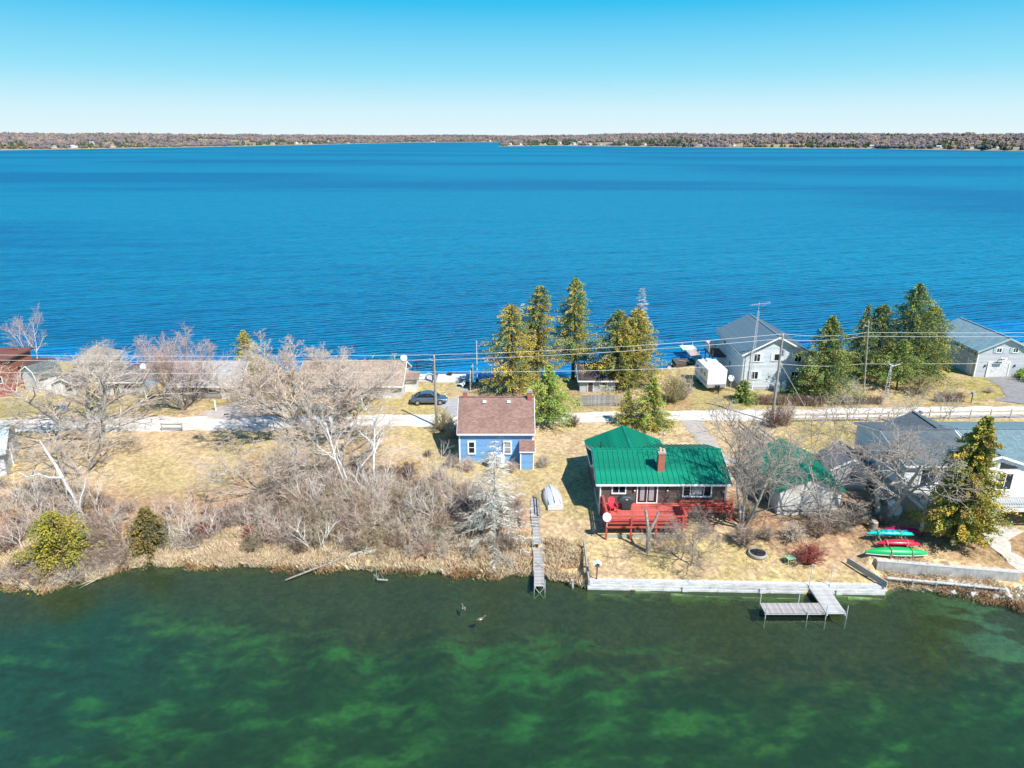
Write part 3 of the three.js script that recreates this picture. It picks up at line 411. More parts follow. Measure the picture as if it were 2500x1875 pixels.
// white raised house on the right with the balustraded deck
{
  const o = thing('white_lake_house', 'large white raised house with teal roof and white balustraded deck', 'house', [42.0, 1.2, -58.9]), W = 17.4, D = 8.9;
  const wall = siding([0.80, 0.81, 0.83]), teal = mat([0.19, 0.285, 0.315], 0.5, { map: per(T.tiles, 1.7), bumpMap: per(T.tilesBump, 1.7), bumpScale: 0.05 }), grey = shingles([0.115, 0.145, 0.165]);
  part(o, 'lower_wall', B(W - 0.1, 3.2, D - 0.1, 0, 1.0, 0), plain([0.36, 0.40, 0.42])); gableWall(o, { L: W, S: D, h: 4.75, rise: 1.15, wall, base: 2.35 });  // lower wall: the shade on the ground storey is put into its grey-blue colour
  gableRoof(o, { L: 6.2, S: D, h: 4.75, rise: 1.15, over: 0.35, gov: 0.2, at: [-W / 2 + 3.1, 0, 0], roof: grey, fascia: M.trim }); gableRoof(o, { L: 10.6, S: D, h: 4.78, rise: 1.18, over: 0.38, gov: 0.2, at: [3.5, 0, 0], roof: teal, fascia: M.trim, name: 'tiled_slope' });
  gableWall(o, { L: 3, S: 7.2, h: 4.6, rise: 1.15, axis: 'z', at: [-1.4, 0, 3.6], wall, name: 'front_gable', base: 2.35 }); gableRoof(o, { L: 4.6, S: 7.2, h: 4.6, rise: 1.2, over: 0.3, gov: 0.45, axis: 'z', at: [-1.4, 0, 2.6], roof: teal, fascia: M.trim, name: 'gable_slope' });
  gableWall(o, { L: 4, S: 6.6, h: 4.3, rise: 1.35, axis: 'z', at: [-3.4, 0, -2.4], wall, name: 'back_gable', base: -0.4 }); gableRoof(o, { L: 4, S: 6.6, h: 4.4, rise: 1.4, over: 0.3, gov: 0.2, axis: 'z', at: [-3.4, 0, -2.5], roof: grey, name: 'back_slope' });
  const dim = [W, D]; win(o, dim, 'f', -6.6, 3.45, 1.25, 1.45, { ft: 0.13 }); const gd = [7.2, 3, -1.4, 3.6];
  win(o, gd, 'f', 0.9, 3.4, 1.15, 1.45, { ft: 0.13 }); win(o, gd, 'f', -1.6, 3.4, 1.15, 1.45, { ft: 0.13 }); win(o, dim, 'f', 6.2, 3.4, 1.5, 1.4, { ft: 0.13 }); win(o, dim, 'l', 0.8, 3.5, 1.0, 1.2); win(o, dim, 'f', 4.0, 3.3, 0.9, 1.8, { ft: 0.1, name: 'glass_door' });
  part(o, 'gable_window', prism([[0.25, 4.62], [1.7, 4.62], [1.7, 4.72], [0.25, 5.15]], 0.06, 'z').translate(-1.4, 0, 5.12), M.pane); doorPart(o, [W - 0.1, D - 0.1], 'f', -2.5, 0.9, 2.0, { colour: mat([0.25, 0.27, 0.3], 0.6) }); win(o, [W - 0.1, D - 0.1], 'f', 0.5, 1.3, 1.6, 0.9);
  const zf = D / 2, fr = 7.8, dy = 2.4, deck = part(o, 'deck', [B(W - 0.3, 0.3, 0.1, 0.1, dy - 0.2, fr), B(0.1, 0.3, fr - zf, -W / 2 + 0.25, dy - 0.2, (fr + zf) / 2), B(0.1, 0.3, fr - zf, W / 2 - 0.1, dy - 0.2, (fr + zf) / 2)], M.white);
  const gb = B(W - 0.4, 0.04, 0.235), dw = plain([0.60, 0.61, 0.63]); for (let k = 0; k < 13; k++) { const b = part(deck, 'deck_board', gb, dw); b.position.set(0.1, dy - 0.02, zf + 0.16 + k * 0.25); }
  for (const x of [-8.35, -2.65, 2.5, 8.2]) part(o, 'deck_post', B(0.2, 2.7, 0.2, x, 0.85, fr - 0.1), M.white);
  for (let k = 0; k < 7; k++) part(o, 'railing_post', B(0.12, 1.05, 0.12, -8.35 + k * 2.76, dy + 0.52, fr - 0.06), M.white);
  for (const y of [dy + 0.98, dy + 0.12]) { part(o, 'railing_rail', B(W - 0.5, 0.07, 0.08, 0.1, y, fr - 0.06), M.white); part(o, 'railing_rail', B(0.08, 0.07, fr - zf, -8.35, y, (fr + zf) / 2), M.white); }
  const bg = B(0.045, 0.82, 0.045); for (let k = 0; k < 118; k++) { const m = part(o, 'baluster', bg, M.white); m.position.set(-8.2 + k * 0.14, dy + 0.55, fr - 0.06); }
  const gl = part(o, 'glass_panel', B(0.02, 0.8, fr - zf - 0.2, -8.35, dy + 0.55, (fr + zf) / 2), M.glass);
  part(o, 'downpipe', C(0.05, 0.05, 4.6, -W / 2 - 0.02, 0.1, zf + 0.1, 8), M.white);
}
// two-storey house with the standing-seam roof
{
  const o = thing('two_storey_house', 'pale blue two storey house with dark standing seam roof', 'house', put(33.45, -91.6)), W = 8.2, D = 11.3, h = 5.0, rise = 2.15;
  const blue = siding([0.64, 0.72, 0.76]), roof = mat([0.02, 0.03, 0.04], 0.5), sheet = mat([0.21, 0.30, 0.37], 0.35, { map: per(T.grain, 3), metalness: 0.2 }), dim = [W, D];
  gableWall(o, { L: D, S: W, h, rise, axis: 'z', wall: blue }); gableRoof(o, { L: D, S: W, h, rise, over: 0.42, gov: 0.5, axis: 'z', roof, panelRoof: sheet, panel: 0.75, fascia: M.trim }); corners(o, W, D, h, M.trim); part(o, 'foundation', B(W + 0.08, 0.9, D + 0.08, 0, 0, 0), plain([0.5, 0.52, 0.53]));
  const sh = mat([0.66, 0.72, 0.74], 0.6);
  win(o, dim, 'f', -2.45, 4.35, 0.75, 0.95, { shutter: sh }); win(o, dim, 'f', 0.05, 4.4, 0.62, 0.85, { bars: '', shutter: sh }); win(o, dim, 'f', 2.75, 4.35, 0.8, 0.95, { shutter: sh });
  win(o, dim, 'f', -2.5, 2.0, 0.8, 0.95, { shutter: sh }); win(o, dim, 'f', 2.6, 2.0, 0.8, 0.95, { shutter: sh }); win(o, dim, 'f', -2.9, 0.25, 0.5, 0.35, { bars: '' });
  win(o, dim, 'l', 2.6, 4.5, 1.0, 0.7); win(o, dim, 'l', 0.5, 1.9, 0.8, 1.0); win(o, dim, 'l', -2.5, 4.3, 1.0, 0.9);
  part(o, 'gutter_pipe', C(0.05, 0.05, 5.0, -W / 2 - 0.05, 0, D / 2 - 0.15, 8), M.trim);
  const bal = part(o, 'balcony', [B(2.0, 0.18, 4.0, -W / 2 - 1.0, 2.3, -3.4)], mat([0.05, 0.05, 0.05], 0.7)); part(bal, 'balcony_screen', [B(0.06, 1.1, 2.0, -W / 2 - 1.9, 2.95, -4.3), B(1.6, 1.1, 0.06, -W / 2 - 1.0, 2.95, -5.3)], M.white);
  for (const z of [-1.6, -3.0, -5.2]) part(bal, 'balcony_post', B(0.1, 3.4, 0.1, -W / 2 - 1.85, 1.5, z), M.darkWood);
}
// garage house at the far right
{
  const o = thing('garage_house', 'pale grey garage house with teal metal tile roof and white garage door', 'house', put(66.2, -96.6)), W = 7.2, D = 10.6, h = 3.8, rise = 1.65, dim = [W, D];
  const roof = mat([0.24, 0.36, 0.41], 0.45, { map: per(T.tiles, 2.4), bumpMap: per(T.tilesBump, 2.4), bumpScale: 0.06 }), teal = mat([0.30, 0.48, 0.50], 0.6);
  gableWall(o, { L: D, S: W, h, rise, axis: 'z', wall: siding([0.53, 0.56, 0.61]) }); gableRoof(o, { L: D, S: W, h, rise, over: 0.4, gov: 0.4, axis: 'z', roof, fascia: teal }); corners(o, W, D, h, M.trim);
  const gd = part(o, 'garage_door', B(2.7, 2.0, 0.06, -0.55, 1.0, D / 2 + 0.03), M.white); part(gd, 'frame', [B(3.0, 0.15, 0.12, -0.55, 2.08, D / 2 + 0.06), B(0.14, 2.0, 0.12, -1.98, 1.0, D / 2 + 0.06), B(0.14, 2.0, 0.12, 0.88, 1.0, D / 2 + 0.06)], M.trim);
  for (const u of [-0.95, 1.25]) win(o, dim, 'f', u, 3.75, 0.62, 0.55, { shutter: teal }); for (const u of [4.0, 0.8, -3.2]) win(o, dim, 'l', u, 3.2, 0.7, 0.5, { shutter: mat([0.12, 0.2, 0.22], 0.6) }); doorPart(o, dim, 'l', 4.1, 0.85, 1.95);
  for (const u of [-2.4, 1.6]) part(o, 'wall_lamp', B(0.12, 0.3, 0.12, u, 1.6, D / 2 + 0.1), M.black);
  const bb = thing('basketball_hoop', 'basketball backboard and hoop mounted over the white garage door', 'hoop', [65.55, gy(65.55, -91.2) + 2.15, -91.25]);
  part(bb, 'backboard', B(1.0, 0.62, 0.04, 0.2, 0.55, 0.55), mat([0.70, 0.74, 0.78], 0.4)); part(bb, 'backboard_border', [B(1.04, 0.03, 0.05, 0.2, 0.87, 0.555), B(1.04, 0.03, 0.05, 0.2, 0.23, 0.555), B(0.03, 0.66, 0.05, -0.31, 0.55, 0.555), B(0.03, 0.66, 0.05, 0.71, 0.55, 0.555)], mat([0.2, 0.24, 0.28], 0.5));
  part(bb, 'emblem', [B(0.2, 0.22, 0.012, -0.15, 0.5, 0.58), B(0.12, 0.16, 0.012, 0.1, 0.48, 0.58).rotateZ(0.05), B(0.16, 0.05, 0.012, 0.22, 0.56, 0.58), B(0.045, 0.16, 0.012, 0.3, 0.5, 0.58), B(0.03, 0.12, 0.012, 0.05, 0.72, 0.58), B(0.06, 0.1, 0.012, 0.36, 0.73, 0.58)], mat([0.03, 0.06, 0.07], 0.5));
  part(bb, 'rim', new THREE.TorusGeometry(0.22, 0.018, 6, 16).rotateX(Math.PI / 2).translate(0.28, 0.25, 0.8), mat([0.6, 0.03, 0.05], 0.4)); part(bb, 'bracket', [beam([-0.4, -0.1, 0.08], [-0.4, 0.55, 0.55], 0.06, 0.06), beam([0.3, -0.1, 0.08], [0.1, 0.5, 0.52], 0.06, 0.06), B(0.9, 0.06, 0.1, -0.05, -0.1, 0.06)], M.black);
}
// lakeside cottages on the far side of the road
function cottage(name, label, x, z, W, D, h, rise, wall, roof, { axis = 'x', ry = 0, dy = 0, over = 0.35, gov = 0.3, fascia = M.trim, wins = [], doors = [] } = {}) {
  const o = thing(name, label, 'house', [x, gy(x, z) + dy, z], ry), L = axis === 'x' ? W : D, S2 = axis === 'x' ? D : W;
  gableWall(o, { L, S: S2, h, rise, axis, wall }); gableRoof(o, { L, S: S2, h, rise, axis, roof, over, gov, fascia }); for (const w of wins) win(o, [W, D], ...w); for (const d of doors) doorPart(o, [W, D], ...d); return o;
}
{
  const c1 = cottage('small_cottage', 'small grey cottage with dark mossy roof under the cedars', 10.9, -88.0, 4.5, 5.2, 1.75, 1.2, siding([0.50, 0.53, 0.55]), shingles([0.075, 0.06, 0.065]), { dy: -0.1, wins: [['f', 0.75, 1.1, 0.85, 0.42, { bars: '3' }], ['l', 0, 1.0, 0.6, 0.6]], doors: [['f', -0.9, 0.62, 1.5, { colour: M.darkWood }]] });
  part(c1, 'porch_beam', B(4.2, 0.12, 0.12, 0, 0.05, 3.0), M.greyWood);
  const c2 = cottage('white_cottage', 'low white cottage with dark patched roof and pale blue gable end', -49.3, -86.9, 5.4, 5.0, 1.95, 1.1, plain([0.74, 0.74, 0.73]), shingles([0.15, 0.145, 0.145]), { over: 0.5, wins: [['f', 1.3, 1.25, 1.9, 0.6, { bars: '3', frame: M.darkWood }], ['f', -1.7, 1.2, 0.5, 0.7, {}]], doors: [['f', -0.6, 0.8, 1.7, { colour: M.darkWood }]] });
  part(c2, 'gable_siding', prism([[-2.45, -0.3], [2.45, -0.3], [2.45, 1.9], [0, 2.95], [-2.45, 1.9]], 0.04, 'x').translate(2.74, 0, 0), siding([0.48, 0.58, 0.66])); part(c2, 'stove_pipe', C(0.1, 0.1, 1.0, 2.0, 2.4, -0.6), M.black);
  const c3 = cottage('grey_bungalow', 'grey bungalow with pale shingle roof and white front door', -38.1, -86.2, 8.4, 7.0, 2.05, 1.7, siding([0.30, 0.275, 0.27]), shingles([0.42, 0.415, 0.42]), { over: 0.55, gov: 0.45, wins: [['f', 1.1, 1.2, 0.95, 0.55, {}], ['r', -1.5, 1.3, 0.7, 0.7, {}], ['r', 0.3, 2.5, 0.7, 0.5, {}], ['f', -2.2, 1.2, 1.2, 0.7, {}]], doors: [['f', 2.6, 0.8, 1.75, {}]] });
  part(c3, 'porch_post', B(0.11, 2.0, 0.11, 3.1, 1.0, 3.9), M.trim); part(c3, 'porch_post', B(0.11, 2.0, 0.11, 4.3, 1.0, 3.9), M.trim); part(c3, 'roof_vent', C(0.1, 0.1, 0.4, 3.4, 3.7, 0), M.white);
  const c4 = cottage('tan_roof_bungalow', 'long white bungalow with tan brown roof behind the big bare tree', -20.0, -86.4, 12.6, 7.0, 1.95, 1.75, plain([0.70, 0.70, 0.69]), shingles([0.40, 0.30, 0.235]), { over: 0.5, wins: [['f', -4.2, 1.2, 1.0, 0.7, {}], ['f', -1.4, 1.2, 1.2, 0.7, {}], ['f', 2.9, 1.2, 0.9, 0.6, {}], ['r', 0, 1.3, 0.8, 0.8, {}]], doors: [['f', 4.4, 0.8, 1.75, { colour: M.white }]] });
  const pz = part(c4, 'porch_roof', B(2.0, 0.1, 2.4).rotateX(0.15).translate(7.2, 1.95, 0.5), shingles([0.34, 0.24, 0.20])); part(c4, 'porch_wall', B(1.5, 1.8, 1.9, 7.1, 0.85, 0.3), M.white);
  cottage('porch_cabin', 'small white cabin with a gabled porch beside the barn shed', -56.1, -85.0, 2.9, 2.6, 1.7, 0.7, plain([0.74, 0.74, 0.73]), shingles([0.22, 0.20, 0.20]), { axis: 'z', wins: [['f', 0.7, 1.2, 0.6, 0.7, { frame: M.darkWood }]], doors: [['f', -0.6, 0.7, 1.6, { colour: M.white }]] });
  const hip = thing('hip_roof_cabin', 'weathered cabin with grey tan pyramid roof by the lake', 'house', put(-57.2, -93.6), 0.2); part(hip, 'wall', B(4.6, 2.4, 4.6, 0, 0.9, 0), plain([0.55, 0.50, 0.46])); part(hip, 'roof', metric(new THREE.ConeGeometry(3.9, 1.7, 4, 1).rotateY(Math.PI / 4)).translate(0, 2.9, 0), shingles([0.34, 0.31, 0.29])); win(hip, [4.6, 4.6], 'f', 0, 1.2, 0.9, 0.7);
  const br = thing('brown_cabin', 'reddish brown flat roofed building at the left edge', 'house', put(-68.2, -88.6)); part(br, 'wall', B(7.5, 4.6, 5, 0, 1.6, 0), plain([0.36, 0.135, 0.085])); part(br, 'roof', B(8.3, 0.2, 5.8, 0, 3.98, 0), mat([0.16, 0.06, 0.045], 0.8)); part(br, 'annex', B(2.4, 3.0, 3.2, 4.8, 0.9, -1.2), plain([0.33, 0.13, 0.085])); part(br, 'annex_roof', B(2.9, 0.14, 3.7, 4.9, 2.46, -1.2), mat([0.08, 0.05, 0.045], 0.8)); win(br, [7.5, 5], 'f', 2.4, 1.25, 0.9, 0.8);
  // gambrel barn shed
  const gb = thing('barn_shed', 'white gambrel roofed barn shed at the left edge', 'shed', put(-60.6, -86.8), -0.42), out = [[-1.35, -0.5], [1.35, -0.5], [1.35, 1.9], [1.05, 2.7], [0, 3.3], [-1.05, 2.7], [-1.35, 1.9]]; part(gb, 'wall', prism(out, 3.2, 'z'), plain([0.76, 0.76, 0.75]));
  const gr = shingles([0.15, 0.17, 0.17]); for (const s of [-1, 1]) { part(gb, 'roof_slope', beam([s * -0.02, 3.42, 0], [s * 1.12, 2.76, 0], 3.6, 0.07), gr); part(gb, 'roof_slope', beam([s * 1.1, 2.78, 0], [s * 1.55, 1.72, 0], 3.6, 0.07), gr); part(gb, 'rake_board', [beam([0, 3.42, 1.82], [s * 1.12, 2.76, 1.82], 0.05, 0.14), beam([s * 1.1, 2.78, 1.82], [s * 1.55, 1.72, 1.82], 0.05, 0.14)], M.trim); }
  doorPart(gb, [2.7, 3.2], 'r', 0.3, 0.8, 1.7);
  // house cut by the left edge
  const lh = thing('pale_roof_house', 'white house with pale teal roof cut by the left edge', 'house', put(-53.4, -62.8), 0.42); const pr = mat([0.56, 0.66, 0.67], 0.5, { map: per(T.lapColour, 3) });
  gableWall(lh, { L: 8, S: 6.4, h: 2.5, rise: 1.4, wall: plain([0.72, 0.74, 0.78]) }); gableRoof(lh, { L: 8, S: 6.4, h: 2.5, rise: 1.4, over: 0.5, gov: 0.4, roof: pr, panel: 0.6 }); win(lh, [8, 6.4], 'f', 1.5, 1.4, 1.0, 0.9); win(lh, [8, 6.4], 'f', -1.8, 1.4, 1.0, 0.9); doorPart(lh, [8, 6.4], 'r', 0, 0.9, 1.9);
}
// ---------- shore works ----------
{ // timber retaining wall in front of the lawn: stacked beams with joints
  const o = thing('retaining_wall', 'long weathered white timber retaining wall along the lawn', 'retaining wall', [0, 0, 0]), r = rng(41), mats = [0.74, 0.80, 0.84, 0.68].map((v) => woodM([v, v, v * 0.985], 1.6));
  const mossy = woodM([0.20, 0.16, 0.09]), zAt = (x) => lerp(-45.42, -44.72, (x - 5.7) / 21.9);
  [[0.42, 0.21, 0.0], [0.21, 0.21, 0.07], [0.0, 0.21, 0.14], [-0.22, 0.22, 0.15], [-0.6, 0.38, 0.16]].forEach(([y, h, out], row) => {
    let x = 5.65; while (x < 27.55) { let l = 3.2 + 3 * r(); if (x + l > 26.6) l = 27.6 - x; part(o, 'timber', beam([x + 0.015, y + h / 2, zAt(x) + out], [x + l - 0.015, y + h / 2, zAt(x + l) + out], 0.30, h - 0.02), row > 2 ? mossy : mats[Math.floor(r() * 4)]); x += l; }
  });
  for (const x of [12.9, 18.6, 24.2]) part(o, 'joint_plate', B(0.45, 0.42, 0.05, x, 0.22, zAt(x) + 0.33), mats[2]);
  let x = 5.6; while (x < 27.4) { const l = Math.min(3.6 + 2 * r(), 27.7 - x); part(o, 'cap_board', beam([x + 0.01, 0.66, zAt(x) - 0.06], [x + l - 0.01, 0.66, zAt(x + l) - 0.06], 0.34, 0.06), mats[Math.floor(r() * 4)]); x += l; }
  for (const [n, a, b, lab] of [['edging_board', [5.72, 0.75, -44.9], [5.78, 1.35, -49.6], 'dark plank edging running from wall corner up the lawn'], ['edging_board', [27.55, 0.95, -44.4], [25.9, 1.15, -47.3], 'slanting plank edging at the right end of the wall']]) { const e = thing(n, lab, 'edging', [0, 0, 0]); part(e, 'board', beam(a, b, 0.12, 0.5), M.greyWood); part(e, 'stake', B(0.1, 1.0, 0.1, (a[0] + b[0]) / 2 + 0.1, 0.8, (a[2] + b[2]) / 2), M.darkWood); part(e, 'stake', B(0.1, 1.0, 0.1, lerp(a[0], b[0], 0.15) + 0.1, 0.6, lerp(a[2], b[2], 0.15)), M.darkWood); }
}
{ // concrete wall, log rail, stones on the right
  const o = thing('concrete_wall', 'stained concrete retaining wall below the kayaks', 'retaining wall', [0, 0, 0]); part(o, 'wall', beam([28.1, 0.62, -47.15], [38.0, 0.62, -45.55], 0.4, 1.3), M.concrete); part(o, 'end_wall', beam([28.22, 0.6, -47.2], [28.0, 0.6, -48.5], 0.35, 1.28), M.concrete); part(o, 'coping', beam([28.05, 1.29, -47.15], [38.05, 1.29, -45.55], 0.44, 0.05), plain([0.62, 0.61, 0.58]));
  const g = thing('log_rail', 'low white log rail on short posts by the water', 'rail', [0, 0, 0]); part(g, 'log', [bar([28.27, 0.62, -45.75], [32.3, 0.6, -45.1], 0.10, 8, 0.11), bar([32.3, 0.6, -45.1], [36.3, 0.56, -44.4], 0.11, 8, 0.09)], M.paleWood); for (const t of [0.22, 0.42, 0.58, 0.74, 0.95]) part(g, 'post', C(0.06, 0.06, 0.75, lerp(28.27, 36.3, t), -0.1, lerp(-45.68, -44.32, t), 7), M.greyWood);
  const r = rng(8), st = []; const rocks = new THREE.InstancedMesh(new THREE.IcosahedronGeometry(0.5, 1), mat([0.42, 0.42, 0.42], 0.9), 170); rocks.name = 'shore_stones'; rocks.userData.kind = 'stuff'; const m = new THREE.Matrix4(), c = new THREE.Color();
  for (let i = 0; i < 170; i++) { const t = r(), x = i < 120 ? 31 + 7.5 * Math.pow(t, 0.6) : 17 + 8 * t, z = i < 120 ? lerp(-45.6, -43.8, (x - 31) / 7.5) + (r() - 0.5) * 1.3 : -96.2 - 0.35 * (x - 17) + (r() - 0.5) * 1.2, s = 0.12 + 0.4 * r() * r(); m.compose(V(x, gy(x, z) + s * 0.15, z), new THREE.Quaternion().setFromEuler(new THREE.Euler(r() * 6, r() * 6, r() * 6)), V(s * (1 + r()), s, s * (1 + 0.5 * r()))); rocks.setMatrixAt(i, m); const k = 0.7 + 0.9 * r(); rocks.setColorAt(i, c.setRGB(k, k * 0.98, k * 0.94)); } scene.add(shade(rocks));
  const sl = thing('stone_slab', 'broad flat pale stone slab by the log rail', 'stone', put(34.2, -45.35, 0.05), -0.1); part(sl, 'slab', metric(new THREE.CylinderGeometry(1.15, 1.25, 0.16, 9)).scale(1.25, 1, 0.5), plain([0.64, 0.55, 0.47])); const s2 = part(sl, 'slab_piece', metric(new THREE.CylinderGeometry(0.5, 0.55, 0.12, 6)).scale(1.2, 1, 0.6).translate(-1.6, 0.02, -0.15), plain([0.66, 0.58, 0.5]));
}
function dockSection(o, x0, x1, z0, z1, y, along, m, n) { // planks across, two stringers
  const w = x1 - x0, d = z1 - z0; part(o, 'stringer', along === 'x' ? [B(w, 0.14, 0.06, (x0 + x1) / 2, y - 0.1, z0 + 0.05), B(w, 0.14, 0.06, (x0 + x1) / 2, y - 0.1, z1 - 0.05)] : [B(0.06, 0.14, d, x0 + 0.05, y - 0.1, (z0 + z1) / 2), B(0.06, 0.14, d, x1 - 0.05, y - 0.1, (z0 + z1) / 2)], M.galv);
  const g = along === 'x' ? B(w / n - 0.012, 0.04, d + 0.04) : B(w + 0.04, 0.04, d / n - 0.012);
  for (let k = 0; k < n; k++) { const p = part(o, 'plank', g, m[k % m.length]); p.position.set(along === 'x' ? x0 + w * (k + 0.5) / n : (x0 + x1) / 2, y - 0.01, along === 'x' ? (z0 + z1) / 2 : z0 + d * (k + 0.5) / n); }
}
const planks = [[0.50, 0.47, 0.45], [0.58, 0.56, 0.55], [0.44, 0.41, 0.40], [0.62, 0.60, 0.58], [0.53, 0.50, 0.49]].map((c) => woodM(c, 0.9));
const pale = [[0.66, 0.66, 0.66], [0.72, 0.71, 0.70], [0.62, 0.62, 0.62]].map((c) => woodM(c, 0.9));
{ // the L-shaped dock
  const o = thing('boat_dock', 'L shaped weathered plank dock on pipe legs off the wall', 'dock', [22.75, 0, -43.1]), y = 0.45;
  dockSection(o, -0.68, 0.68, -1.75, 1.4, y, 'z', pale, 18); dockSection(o, -5.0, -0.75, 0.2, 1.3, y, 'x', planks, 26);
  for (const [x, z, h] of [[-4.95, 1.35, 1.1], [-4.95, 0.15, 1.2], [-2.0, 1.35, 1.1], [-2.2, 0.15, 1.3], [-0.75, 1.45, 1.2], [0.72, 1.4, 1.1], [-0.75, -1.6, 1.9], [0.75, -1.6, 1.9]]) part(o, 'pipe_leg', C(0.03, 0.03, h + 2.0, x, -2.0 + (z < 0 ? 0.6 : 0), z, 7), M.galv);
}
{ // the narrow dock on the left with its ramp
  const o = thing('narrow_dock', 'narrow grey plank dock leading out through the reeds', 'dock', [2.05, 0, -47.2]);
  dockSection(o, -0.36, 0.36, -0.1, 2.45, 0.6, 'z', planks, 14); dockSection(o, -0.34, 0.34, -2.6, -0.12, 0.68, 'z', planks, 14); dockSection(o, -0.32, 0.28, -5.3, -2.64, 1.02, 'z', planks, 14);
  for (const [x, z, h] of [[-0.4, 2.4, 0.5], [0.4, 2.4, 0.5], [-0.4, 0.4, 1.4], [0.4, 0.2, 1.3], [-0.4, -2.5, 1.3], [0.4, -2.4, 1.2]]) part(o, 'pipe_leg', C(0.025, 0.025, h + 1.9, x, -1.3, z, 7), M.galv);
  part(o, 'end_brace', [bar([-0.4, 0.5, 2.42], [0.4, -0.6, 2.42], 0.02), bar([0.4, 0.5, 2.42], [-0.4, -0.6, 2.42], 0.02)], M.galv);
  const s = thing('dock_steps', 'timber steps and handrail above the narrow dock', 'steps', [2.0, 0, -55.2]); dockSection(s, -0.34, 0.3, -1.7, 1.6, 1.35, 'z', planks, 16);
  for (let k = 0; k < 3; k++) part(s, 'step', B(0.7, 0.07, 0.32, 0, 1.28 - 0.09 * k, 1.85 + 0.34 * k), planks[k]);
  for (const z of [-1.5, 0, 1.5]) part(s, 'rail_post', B(0.07, 1.0, 0.07, 0.42, 1.75, z), M.greyWood); for (const y of [1.8, 2.2]) part(s, 'handrail', B(0.06, 0.1, 3.5, 0.42, y, 0), M.greyWood); for (const z of [-1.6, 1.5]) part(s, 'leg', B(0.1, 1.0, 0.1, -0.3, 0.85, z), M.greyWood); 
}
{ // old pile by the wall corner, and the bird box
  const o = thing('mooring_pile', 'short leaning wooden pile standing in the shallows', 'pile', [4.6, -0.5, -45.5]); part(o, 'pile', bar([0, 0, 0], [-0.08, 1.1, 0.05], 0.09, 8, 0.08), M.paleWood); part(o, 'pile_cap', B(0.24, 0.05, 0.24, -0.08, 1.12, 0.05), M.greyWood);
  const b = thing('bird_box', 'white bird box on a black post at the wall corner', 'bird box', put(6.35, -45.5)); part(b, 'post', B(0.07, 1.25, 0.07, 0, 0.6, 0), M.black); part(b, 'box', B(0.3, 0.26, 0.34, 0, 1.35, 0), M.darkWood); part(b, 'roof', [beam([0, 1.62, 0], [0.3, 1.42, 0], 0.5, 0.03), beam([0, 1.62, 0], [-0.3, 1.42, 0], 0.5, 0.03)], M.paintWhite);
}
// ---------- boats ----------
function hull(L, W, Hh, sheer = 0.15, n = 14, flatEnd = false) { // keel-up hull, closed surface, bow at +x
  const rings = []; for (let i = 0; i <= n; i++) { const t = i / n, x = (t - 0.5) * L, f = flatEnd ? Math.pow(1 - Math.pow(clamp((t - 0.35) / 0.65), 2.4), 0.75) * (0.82 + 0.18 * sstep(0, 0.4, t)) : Math.pow(Math.sin(Math.PI * clamp(t, 0.012, 0.988)), 0.62), w = Math.max(0.02, W / 2 * f), h = Math.max(0.03, Hh * Math.pow(f, 0.45)), y0 = -sheer * Math.pow(Math.abs(t - 0.5) * 2, 2), ring = []; for (let k = 0; k <= 10; k++) { const a = Math.PI * k / 10; ring.push([x, y0 + h * Math.pow(Math.sin(a), 0.75), w * Math.cos(a)]); } ring.push([x, y0, 0]); rings.push(ring); }
  return loft(rings);
}
